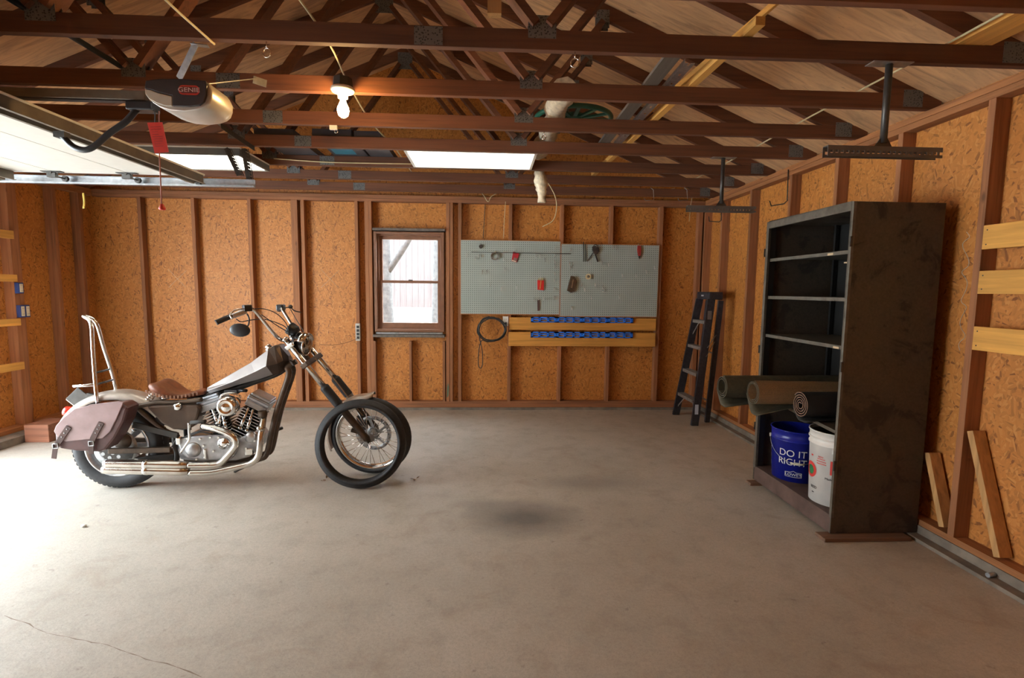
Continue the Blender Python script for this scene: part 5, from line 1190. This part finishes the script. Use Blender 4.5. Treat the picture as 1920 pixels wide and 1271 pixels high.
def wirehook(pts, label, r=.005, X=None): return solo(MB().tube([onX(u, v, X or 2.64) for u, v in pts], r, 8), 'wall_hook', MAT_DKSTEEL, label, 'hook', 'dark hooks on the right wall')
wirehook([(1478, 318), (1476, 376), (1470, 382), (1446, 386), (1443, 377)], 'long dark wire hook on the right wall left of the cabinet top')
wirehook([(1352, 396), (1352, 413), (1348, 416), (1330, 415), (1329, 406)], 'small dark hook on the right wall above the step ladder')
# chalk scribble on the sheathing beside the cabinet
mb = MB(); rr = random.Random(4); q = []
for i in range(30):
    f = i/29; q.append(onX(1812-10*f+6*math.sin(f*31)+2*rr.random(), 430+230*f+5*math.cos(f*23), XRO-.002))
mb.tube(bez(q, 3), .0016, 4); mb.build('chalk_scribble', plain('chalk', (.55, .48, .38), .9), bpy.data.objects['wall_right'])
# ================================================================ LEFT WALL BOARDS AND OUTLETS
for (z0, z1, lab) in ((1.917, 1.993, 'topmost of the four short pine boards on the left wall'), (1.511, 1.578, 'second short pine board from the top on the left wall, above the single outlet'), (1.089, 1.156, 'third short pine board from the top on the left wall, below the double outlet'), (.661, .733, 'lowest of the four short pine boards on the left wall')):
    solo(MB().bb((XL+.0005, 4.25, z0), (XL+.036, 5.14, z1)), 'wall_board', MAT_PINE, lab, 'board', 'short pine boards on the left wall', bevel=.002)
MAT_BLUEB = plain('blue_electrical_box', (.03, .06, .22), .5); MAT_IVORY = plain('ivory_receptacle', (.70, .64, .48), .45, 0, .04)
def lbox(y0, y1, z0, z1, n, label):
    t = thing('outlet_box', label, 'outlet', (XL, (y0+y1)/2, z0)); MB().bb((XLO+.001, y0, z0), (XL+.035, y1, z1)).build('box_body', MAT_BLUEB, t, bevel=.003)
    w = (y1-y0)/n
    for i in range(n):
        yc = y0+w*(i+.5); mb = MB().bb((XL+.035, yc-.017, z0+.012), (XL+.040, yc+.017, z1-.012)); f = mb.build('receptacle', MAT_IVORY, t, bevel=.004)
        mb = MB()
        for zc in ((z0+z1)/2-.028, (z0+z1)/2+.028):
            for dy in (-.006, .006): mb.bb((XL+.0395, yc+dy-.0012, zc-.005), (XL+.0405, yc+dy+.0012, zc+.005))
        mb.build('socket_slot', MAT_BLACK, f)
lbox(5.142, 5.20, 1.398, 1.503, 1, 'single ivory outlet in a blue box on the left wall stud')
lbox(5.142, 5.25, 1.165, 1.285, 2, 'double ivory outlet in a blue box lower on the left wall stud')
solo(MB().bb((-4.35, 4.88, .0005), (-4.13, 5.15, .17)), 'timber_block', wood('reddish_timber_block', (.22, .085, .045), 0, .6), 'reddish timber block on the floor by the left wall behind the saddlebag', 'timber block', bevel=.004)
# little things on the floor
def leaf(u, v, s, label):
    c = onZ(u, v, .001); rr = random.Random(int(u)); t = MB()
    for i in range(4):
        a = rr.random()*6.28; p = c+V((math.cos(a)*s*.5*i/2, math.sin(a)*s*.5*i/2, .001)); d = V((math.cos(a+.8), math.sin(a+.8), rr.uniform(.1, .35)))
        q = V((-d.y, d.x, .2)).normalized(); t.add([p, p+d*s*.5+q*s*.2, p+d*s, p+d*s*.5-q*s*.2, p+d*s*.5+V((0, 0, -.004))], [(0, 1, 4), (1, 2, 4), (2, 3, 4), (3, 0, 4)])
    for i, x in enumerate(t.v): x.z = max(x.z, .0012)
    return solo(t, 'dry_leaf', plain('dry_leaf_brown', (.20, .12, .06), .9), label, 'leaf', 'dry leaves on the floor', fix=False)
leaf(606, 899, .05, 'crumpled dry leaf on the floor just left of the spare tire'); leaf(776, 897, .035, 'small dry leaf on the floor just right of the spare tire')
p = onZ(157, 988, 0); solo(MB().sphere((p.x, p.y, .008), 1, 10, (.018, .012, .008)), 'pebble', plain('pale_pebble', (.6, .57, .52), .9), 'pale pebble on the bright floor in front of the rear wheel', 'pebble')
# ================================================================ PEGBOARDS AND BACK WALL THINGS
def peg_mat():
    t = NT('grey_pegboard_paint'); tc = t.new('ShaderNodeTexCoord'); sx = t.new('ShaderNodeSeparateXYZ'); t.link(tc.outputs['Object'], sx.inputs[0])
    def cell(o): return t.math('SUBTRACT', t.math('FRACT', t.math('DIVIDE', t.math('ADD', o, 50.0), .0254)), .5)
    a, b = cell(sx.outputs[0]), cell(sx.outputs[2]); d = t.math('SQRT', t.math('ADD', t.math('MULTIPLY', a, a), t.math('MULTIPLY', b, b)))
    n = t.noise(t.coord(), 3, 4); base = t.ramp(n, [(.35, (.36, .425, .395)), (.7, (.41, .475, .44))])
    col = t.mix(t.ramp(d, [(.15, .9), (.20, 0.0)]), base, (.02, .022, .02))
    return t.out(col, .45)
MAT_PEG = peg_mat(); MAT_RAW = plain('raw_hardboard_edge', (.42, .17, .06), .8, 0, .25, 30)
YP = YB-.014
def pegboard(u0, v0, u1, v1, label):
    a, b = onY(u0, v0, YP), onY(u1, v1, YP); t = thing('pegboard', label, 'pegboard', ((a.x+b.x)/2, YP, b.z), 'grey pegboards')
    MB().bb((a.x, YP, b.z), (b.x, YP+.005, a.z)).build('panel', MAT_PEG, t)
    mb = MB(); e = .0045
    mb.bb((a.x-e, YP+.0004, b.z-.010), (b.x+e, YP+.0055, b.z)); mb.bb((a.x-e, YP+.0004, a.z), (b.x+e, YP+.0055, a.z+.007)); mb.bb((a.x-e, YP+.0004, b.z), (a.x, YP+.0055, a.z)); mb.bb((b.x, YP+.0004, b.z), (b.x+e, YP+.0055, a.z))
    mb.build('raw_edge', MAT_RAW, t); mb = MB()
    mb.bb((a.x, YP+.006, a.z-.04), (b.x, YB-.0006, a.z)); mb.bb((a.x, YP+.006, b.z), (b.x, YB-.0006, b.z+.04)); mb.build('furring_strip', MAT_PINE_X, t)
    return t, a, b
pl_, pa0, pa1 = pegboard(864, 450, 1048, 589.5, 'left grey perforated pegboard with red packages, beside the window')
pr_, pb0, pb1 = pegboard(1053, 457.5, 1231, 594, 'right grey perforated pegboard, slightly lower, with the holster and tape roll')
solo(MB().bb((pa1.x+.006, YP+.0, pb1.z), (pb0.x-.006, YP+.012, pb0.z-.02)), 'joint_strip', plain('grey_joint_strip', (.30, .30, .31), .5), 'narrow grey strip covering the seam between the two pegboards', 'strip')
YK = YB-.0225
for (u0, v0, u1, v1, lab) in ((955, 595, 1229.5, 620, 'upper pine backing board behind the blue tool rail under the pegboards'), (953.5, 622.5, 1228.5, 650, 'lower pine backing board behind the blue tool rail, knotty at its right end')):
    a, b = onY(u0, v0, YK), onY(u1, v1, YK); solo(MB().bb((a.x, YK, b.z), (b.x, YB-.0001, a.z)), 'mounted_backing_board', MAT_PINE_X, lab, 'board', 'pine boards under the pegboards', bevel=.002)
MAT_BLUE = plain('blue_tool_rail', (.02, .18, .80), .4, 0, .06)
def tool_rail(u0, v0, u1, v1, label):
    Y = YK-.001; a, b = onY(u0, v0, Y), onY(u1, v1, Y); t = thing('tool_rail', label, 'tool rack', ((a.x+b.x)/2, Y, b.z), 'blue tool rails'); y0 = Y-.022; h = a.z-b.z; L = b.x-a.x; mb = MB()
    mb.bb((a.x, y0, a.z-.22*h), (b.x, Y, a.z)); mb.bb((a.x, y0, b.z), (b.x, Y, b.z+.2*h)); mb.bb((a.x, y0+.004, b.z+.46*h), (b.x, Y, b.z+.60*h)); n = 12
    for i in range(n+1):
        x = a.x+L*i/n; w = .028 if i % 3 == 0 else .012; x0, x1 = max(a.x, x-w), min(b.x, x+w); mb.bb((x0, y0, b.z), (x1, Y, a.z))
    mb.build('rail_body', MAT_BLUE, t)
    mb = MB()
    for i in range(n+1):
        x = min(b.x-.012, max(a.x+.012, a.x+L*i/n)); mb.cyl((x, y0-.0006, b.z+.55*h), (x, y0+.001, b.z+.55*h), .006, 10)
    mb.build('screw', plain('dark_blue_screw', (.006, .03, .16), .5), t)
tool_rail(995.5, 594, 1186, 605.5, 'upper blue plastic tool rail under the pegboards'); tool_rail(995, 621.5, 1185.5, 633.5, 'lower blue plastic tool rail under the pegboards')
# white outlet, black extension cord
Y = YB-.004; a, b = onY(942.8, 593, Y), onY(953, 611, Y); t = thing('wall_outlet', 'white outlet with a plug below the left pegboard', 'outlet', ((a.x+b.x)/2, Y, b.z))
MB().bb((a.x, Y-.012, b.z), (b.x, YB-.0005, a.z)).build('cover_plate', MAT_WHITE, t, bevel=.003)
mb = MB(); xm = (a.x+b.x)/2
for z in (a.z-.033, b.z+.035): mb.bb((xm-.012, Y-.0125, z-.012), (xm-.009, Y-.0121, z+.006)); mb.bb((xm+.006, Y-.0125, z-.012), (xm+.009, Y-.0121, z+.006))
mb.build('socket_slot', MAT_BLACK, t)
kx = thing('extension_cord', 'coiled black extension cord hanging below the left pegboard', 'cord', onY(925, 640, YB-.02))
rr = random.Random(9); pts = []
for k in range(4*28):
    a = 2*PI*k/28+.3; R = 25+1.8*math.sin(k*.17)+rr.uniform(-.4, .4); q = onY(922+R*1.02*math.cos(a)+.8*math.sin(k*.11), 617.5-R*.86*math.sin(a), YB-.012-.010*((k//28) % 4)); pts.append(q)
MB().tube(bez(pts, 2), .0062, 7).build('coil', MAT_CABLE_B, kx)
MB().tube(bez([onY(u, v, YB-.05) for u, v in ((949, 606), (950, 613), (947, 622), (941, 630), (930, 637), (915, 641), (904, 638), (899, 650), (897, 668), (897, 684), (900, 690), (904, 686), (905, 668), (903, 650), (900, 638), (898, 622), (899, 608), (905, 598), (918, 593))], 5), .0055, 7).build('loose_loop', MAT_CABLE_B, kx)
q = onY(948.5, 606.5, YB-.03); MB().box((q.x, q.y+.004, q.z), (.026, .02, .03)).build('plug', MAT_BLACK, kx, bevel=.004)
# grey four-gang strip on the stud left of the window
Y = YB-.001; a, b = onY(667.3, 606, Y), onY(676.5, 638.5, Y); t = thing('outlet_strip', 'grey four-gang outlet strip on the stud left of the window', 'outlet', ((a.x+b.x)/2, Y, b.z))
MB().bb((a.x, Y-.03, b.z), (b.x, Y, a.z)).build('strip_body', plain('pale_grey_strip', (.50, .48, .43), .5), t, bevel=.005)
for i in range(4):
    zc = a.z-(a.z-b.z)*(.20+.205*i); x = a.x+(b.x-a.x)*.55; r_ = MB().bb((x-.016, Y-.032, zc-.016), (x+.016, Y-.0295, zc+.016)).build('receptacle', MAT_BLACK, t, bevel=.002)
solo(MB().tube(bez([onY(u, v, YB-.045) for u, v in ((671, 634), (664, 637), (652, 641.5), (636, 645.5), (618, 647), (600, 645.5))], 5), .003, 6), 'brown_cord', plain('brown_wire', (.16, .07, .03), .6), 'thin brown wire drooping from the grey outlet strip toward the headlight', 'wire')
# ---- things hanging on the pegboards
def Lp(X, Y_): return 870+X/7.48, 440+Y_/7.476
def Rp(X, Y_): return 1040+X/7.705, 445+Y_/7.703
def pp(f, X, Y_, d=.0): return onY(*f(X, Y_), YP-d)
MAT_HOOK = plain('zinc_peg_hook', (.62, .61, .57), .3, .8, .1)
S_ = .0073/8.6*8.6
def qd(f, pts, d0, d1): return MB().poly([pp(f, *p, d1) for p in pts], (0, d1-d0, 0))
solo(MB().cyl(pp(Lp, 103, 243, .030), pp(Rp, 236, 237, .030), .0035, 8), 'long_steel_rod', MAT_DKSTEEL, 'long thin dark rod hung level across both pegboards', 'rod')
t = thing('hanging_wire_coil', 'small coil of dull wire hanging from the rod on the left pegboard', 'wire coil', pp(Lp, 428, 300, .02)); mb = MB()
for k in range(4): mb.torus(pp(Lp, 428, 300, .012+.007*k), (.12, 1, .1*k-.1), .040+.002*(k % 2), .0045, 28, 6)
mb.build('windings', plain('dull_wire', (.24, .20, .17), .6, .3), t); MB().torus(pp(Lp, 440, 245, .02), (1, .3, 0), .012, .003, 14, 6).build('tie', MAT_CABLE_W, t)
MAT_PK = plain('red_packet_print', (.42, .02, .03), .4); MAT_BLIS = plain('dull_blister', (.30, .17, .15), .25, .1, .3, 60)
t = thing('red_packet', 'crumpled red packet hanging at the top middle of the left pegboard', 'packet', pp(Lp, 722, 380, .01))
qd(Lp, [(690, 235), (775, 265), (740, 390), (665, 370)], .006, .016).build('card', MAT_PK, t, bevel=.002); qd(Lp, [(700, 320), (755, 330), (738, 368), (690, 358)], .016, .026).build('blister', MAT_BLIS, t, bevel=.004); qd(Lp, [(672, 352), (735, 372), (733, 386), (668, 366)], .0165, .018).build('label_strip', MAT_IVORY, t)
MB().tube([pp(Lp, 725, 205, .0), pp(Lp, 725, 210, .03), pp(Lp, 725, 240, .03)], .003, 6).build('hanger_hook', MAT_HOOK, t)
t = thing('red_box', 'bright red carded package hanging on the lower right of the left pegboard', 'package', pp(Lp, 1078, 780, .01))
qd(Lp, [(1030, 635), (1122, 640), (1120, 778), (1032, 772)], .004, .022).build('red_card', plain('bright_red_card', (.62, .025, .02), .45), t, bevel=.002); qd(Lp, [(1045, 605), (1115, 605), (1120, 638), (1034, 634)], .006, .010).build('header_card', plain('olive_card', (.40, .36, .20), .6), t)
qd(Lp, [(1076, 640), (1086, 640), (1072, 760), (1060, 758)], .022, .025).build('gold_tool', plain('gold_print', (.55, .35, .10), .4), t); MB().tube([pp(Lp, 1070, 580, 0), pp(Lp, 1070, 590, .028), pp(Lp, 1072, 640, .028)], .003, 6).build('hanger_hook', MAT_HOOK, t)
t = thing('saw_blade', 'short brown saw blade hanging below the bright red package', 'saw blade', pp(Lp, 1045, 1060, .01)); qd(Lp, [(1030, 915), (1056, 915), (1060, 1068), (1032, 1066)], .008, .011).build('blade', plain('rusty_blade', (.11, .06, .055), .6, .3), t)
mb = MB()
for i in range(9): y = 925+i*15; mb.poly([pp(Lp, 1057, y, .0105), pp(Lp, 1066, y+7, .0105), pp(Lp, 1058, y+13, .0105)], (0, .002, 0))
mb.build('teeth', MATS['rusty_blade'], t); MB().tube([pp(Lp, 1042, 885, 0), pp(Lp, 1042, 890, .026), pp(Lp, 1042, 925, .026), pp(Lp, 1042, 925, .012)], .003, 6).build('hanger_hook', MAT_HOOK, t)
t = thing('hanging_clip', 'small black clip at the top left of the left pegboard', 'clip', pp(Lp, 235, 190, .01)); qd(Lp, [(212, 145), (255, 140), (262, 165), (240, 195), (225, 190), (208, 170)], .004, .024).build('clip_body', MAT_BLACK, t, bevel=.004); MB().torus(pp(Lp, 236, 135, .014), (0, 1, 0), .008, .002, 14, 6).build('clip_loop', MAT_DKSTEEL, t)
MAT_HOL = plain('worn_brown_holster', (.075, .042, .022), .5, 0, .4, 25, .3)
t = thing('hanging_holster', 'worn brown leather tool holster hanging tilted on the right pegboard', 'holster', pp(Rp, 240, 800, .02))
qd(Rp, [(235, 555), (275, 560), (312, 600), (318, 650), (280, 770), (240, 800), (180, 770), (200, 680)], .004, .038).build('pouch', MAT_HOL, t, bevel=.006); qd(Rp, [(262, 600), (282, 610), (255, 735), (235, 728)], .038, .046).build('pouch_ridge', plain('tan_holster_ridge', (.20, .11, .055), .5), t, bevel=.003)
c = pp(Rp, 482, 567, .004); t = thing('tape_roll', 'cream roll of tape hanging on a hook in the middle of the right pegboard', 'tape roll', c)
MB().lathe([(.017, .0), (.034, .0), (.034, .022), (.017, .022)], c, (0, -1, 0), 28, False, True).build('tape', plain('cream_tape', (.66, .55, .33), .6), t); MB().lathe([(.0135, .001), (.0168, .001), (.0168, .021), (.0135, .021)], c, (0, -1, 0), 24, False, True).build('card_core', plain('brown_core', (.16, .09, .05), .8), t)
MB().cyl(c, c+V((0, -.04, 0)), .004, 8).build('hanger_hook', MAT_HOOK, t)
t = thing('hanging_clamp', 'dark grey clamp tool with two open legs at the top of the right pegboard', 'clamp', pp(Rp, 590, 200, .02)); MAT_CLA = plain('dark_rusty_clamp', (.06, .05, .045), .5, .5, .3)
qd(Rp, [(545, 130), (590, 120), (640, 150), (650, 200), (610, 245), (570, 235), (545, 190)], .006, .030).build('clamp_body', MAT_CLA, t, bevel=.006)
MB().beam(pp(Rp, 580, 220, .018), pp(Rp, 622, 352, .018), .014, .014, (0, 1, 0)).build('clamp_leg', MAT_CLA, t); MB().beam(pp(Rp, 560, 215, .014), pp(Rp, 470, 345, .014), .009, .009, (0, 1, 0)).build('clamp_leg', MAT_CLA, t)
MB().torus(pp(Rp, 590, 130, .03), (.3, 1, 0), .022, .005, 18, 6).build('clamp_ring', MAT_CLA, t)
for x, lab in ((415, 'left of the two dark rods hanging upright on the right pegboard'), (448, 'right of the two dark rods hanging upright, beside the dark clamp')):
    solo(MB().cyl(pp(Rp, x, 62 if x < 430 else 95, .012), pp(Rp, x, 350, .012), .0045, 8), 'hanging_rod', MAT_DKSTEEL, lab, 'rod', 'upright dark rods')
t = thing('utility_knife', 'red handled utility knife hanging at the top right of the right pegboard', 'knife', pp(Rp, 1225, 300, .01)); qd(Rp, [(1200, 118), (1250, 118), (1256, 180), (1245, 268), (1208, 268), (1194, 180)], .004, .024).build('handle', plain('faded_red_handle', (.30, .035, .03), .4), t, bevel=.006); qd(Rp, [(1208, 268), (1240, 268), (1222, 318)], .010, .016).build('blade_tip', MAT_DKSTEEL, t); MB().cyl(pp(Rp, 1212, 98, 0), pp(Rp, 1212, 98, .03), .005, 8).build('hanger_hook', MAT_HOOK, t)
t = thing('ring_holder', 'wire ring tool holder low in the middle of the right pegboard', 'ring holder', pp(Rp, 700, 760, .02)); MB().torus(pp(Rp, 700, 765, .03), (.35, .6, .6), .022, .003, 20, 6).build('ring', MAT_HOOK, t); MB().tube([pp(Rp, 690, 690, 0), pp(Rp, 690, 720, .02), pp(Rp, 690, 745, .02)], .003, 6).build('stem', MAT_HOOK, t)
# bare peg hooks: one built, the rest copied
HK = [('L', x, y) for x, y in ((40, 290), (160, 330), (212, 300), (238, 300), (552, 345), (1005, 300), (1062, 300), (1135, 355), (258, 525), (316, 525), (575, 490), (365, 700), (520, 760), (735, 735), (978, 910), (1115, 900), (1275, 190), (1272, 290), (1268, 380), (1270, 450), (1270, 545), (1268, 640), (1262, 765), (1264, 885))] + \
     [('R', x, y) for x, y in ((225, 180), (213, 380), (258, 380), (220, 440), (838, 150), (876, 150), (683, 372), (770, 400), (970, 550), (1168, 552), (1315, 500), (1433, 440), (428, 755), (385, 685), (925, 855), (243, 1020), (525, 870), (580, 690))]
HL = ['at the far left end of the long rod', 'below the left end of the long rod, leftmost of three', 'below the left end of the long rod, middle of three', 'below the left end of the long rod, rightmost of three', 'between the wire coil and the red packet', 'under the long rod, left of a close pair', 'under the long rod, right of a close pair', 'below and right of the pair under the long rod',
      'left of a pair below the wire coil', 'right of a pair below the wire coil', 'left of the red packet and lower', 'in the lower left quarter, upper of two', 'in the lower left quarter, lower of two', 'alone near the middle, left of the red card package', 'just left of the saw blade', 'just right of the saw blade',
      'topmost in the column along the right edge', 'second from the top in the column along the right edge', 'third from the top in the column along the right edge', 'fourth from the top in the column along the right edge', 'fifth in the column along the right edge', 'sixth in the column along the right edge', 'second from the bottom in the right edge column', 'lowest in the right edge column',
      'carrying the right end of the long rod', 'left of a pair below the long rod end', 'right of a pair below the long rod end', 'below the pair under the long rod end', 'left of the bright pair near the top', 'right of the bright pair near the top', 'just below the clamp legs', 'right of the hook below the clamp legs', 'level with the tape roll, first to its right', 'level with the tape roll, second to its right', 'level with the tape roll, third to its right', 'highest at the right edge under the red knife',
      'right of the holster bottom', 'touching the right side of the holster', 'alone in the lower right part', 'lowest of all near the bottom left corner', 'below and left of the wire ring holder', 'just left of the wire ring holder']
hook0 = None
for (sd, X, Y_), lab in zip(HK, HL):
    p = pp(Lp if sd == 'L' else Rp, X, Y_, 0)
    if hook0 is None:
        hook0 = MB().tube([V((0, 0, .02)), V((0, -.014, .018)), V((0, -.02, .010)), V((0, -.021, -.014)), V((0, -.026, -.020)), V((0, -.034, -.016)), V((0, -.036, -.006))], .0036, 7).build('peg_hook', MAT_HOOK); h = hook0
    else: h = hook0.copy(); COL.objects.link(h)
    h.location = p; tag(h, 'peg hook on %s pegboard, %s' % ('left' if sd == 'L' else 'right', lab), 'hook', 'bare peg hooks')
# ================================================================ OUTSIDE THE WINDOW
MAT_FENCE = wood('red_fence_boards', (.085, .062, .058), 2, .7); MAT_BARK = plain('grey_bark', (.045, .042, .04), .95, 0, .4, 14, .6)
fx = thing('yard_fence', 'weathered reddish board fence outside the window', 'fence', (-1.6, 13.0, -.02)); mb = MB(); rr = random.Random(6)
for i in range(80): x = -7+i*.15; mb.bb((x, 13+rr.uniform(0, .012), 1.0), (x+.146, 13.03, 3.1+rr.uniform(-.02, .02)))
mb.build('fence_boards', MAT_FENCE, fx); MB().bb((-7, 13.035, 1.3), (5, 13.08, 1.4)).bb((-7, 13.035, 2.6), (5, 13.08, 2.7)).build('fence_rail', MAT_FENCE, fx)
for i in range(5): MB().bb((-7+i*2.9, 13.035, .9), (-6.9+i*2.9, 13.13, 2.9)).build('fence_post', MAT_FENCE, fx)
hs = thing('outside_house', 'pale house wall beyond the yard fence, seen through the upper sash', 'house', (-1, 17, 1.2)); MB().bb((-9, 17, 1.1), (7, 17.2, 8)).build('siding', plain('pale_siding', (.11, .105, .11), .8), hs); q = onY(783, 455, 16.98)
MB().bb((q.x-.25, 16.95, q.z-.3), (q.x+.25, 16.99, q.z+.5)).build('window', plain('house_window_dark', (.03, .04, .055), .3), hs)
def tree(u, v, Y, r, lean, label):
    b = onY(u, v, Y); t = thing('yard_tree', label, 'tree', (b.x, Y, -.02), 'trees in the yard'); MB().tube(bez([V((b.x, Y, -.02)), V((b.x+.02, Y, .6)), V((b.x+lean, Y, 2)), V((b.x+lean*2.2, Y, 4.5))], 5), [r*1.5]+[r*(1.1-.03*i) for i in range(15)], 12).build('trunk', MAT_BARK, t)
    MB().tube(bez([V((b.x+lean, Y, 1.7)), V((b.x+.5, Y-.1, 2.5)), V((b.x+.9, Y, 3.6))], 4), r*.45, 8).build('branch', MAT_BARK, t)
tree(724, 560, 9.2, .13, -.02, 'grey tree trunk outside, at the left side of the window'); tree(815, 560, 11, .10, .05, 'slimmer tree trunk outside, at the right side of the window')
# ================================================================ LIGHT
w = bpy.data.worlds.new('sky'); scene.world = w; w.use_nodes = True; nt = w.node_tree; bg = nt.nodes['Background']
tc = nt.nodes.new('ShaderNodeTexCoord'); sp = nt.nodes.new('ShaderNodeSeparateXYZ'); nt.links.new(tc.outputs['Generated'], sp.inputs[0])
rp = nt.nodes.new('ShaderNodeValToRGB'); e = rp.color_ramp.elements; e[0].position = .30; e[0].color = (.20, .215, .22, 1); e[1].position = .85; e[1].color = (.78, .90, 1, 1)
nt.links.new(sp.outputs[2], rp.inputs[0]); nt.links.new(rp.outputs[0], bg.inputs[0]); bg.inputs[1].default_value = 62.0
MAT_DRIVE = plain('pale_driveway', (.52, .51, .49), .8, 0, .12, 3)
MAT_GRASSY = plain('dry_yard_ground', (.105, .088, .062), .9, 0, .3, 5)
tag(MB().bb((-30, -25, -.2), (XLO-.11, 25, -.02)).build('driveway', MAT_DRIVE), kind='structure')
tag(MB().poly([(XLO-.1, YO+.11, -.6), (XLO-.1, 26, -.6), (XLO-.1, 26, 1.25), (XLO-.1, 13, 1.02), (XLO-.1, YO+.11, -.02)], (30, 0, 0)).build('ground', MAT_GRASSY), kind='structure')
for (y0, y1) in (D1,):
    l = bpy.data.lights.new('door_opening_portal', 'AREA'); l.shape = 'RECTANGLE'; l.size = y1-y0; l.size_y = DH; l.cycles.is_portal = True
    o = bpy.data.objects.new('door_opening_portal', l); COL.objects.link(o); o.location = (XLO-.06, (y0+y1)/2, DH/2)
    o.rotation_euler = (V((1, 0, 0))).to_track_quat('-Z', 'Z').to_euler()
l = bpy.data.lights.new('window_portal', 'AREA'); l.shape = 'RECTANGLE'; l.size = WX1-WX0; l.size_y = WZ1-WZ0; l.cycles.is_portal = True
o = bpy.data.objects.new('window_portal', l); COL.objects.link(o); o.location = ((WX0+WX1)/2, YO+.06, (WZ0+WZ1)/2); o.rotation_euler = V((0, -1, 0)).to_track_quat('-Z', 'Z').to_euler()
scene.view_settings.view_transform = 'Standard'; scene.view_settings.look = 'None'; scene.view_settings.gamma = 1; scene.view_settings.exposure = -0.1
scene.cycles.use_denoising = True; scene.cycles.max_bounces = 10; scene.cycles.diffuse_bounces = 6; scene.cycles.sample_clamp_indirect = 8
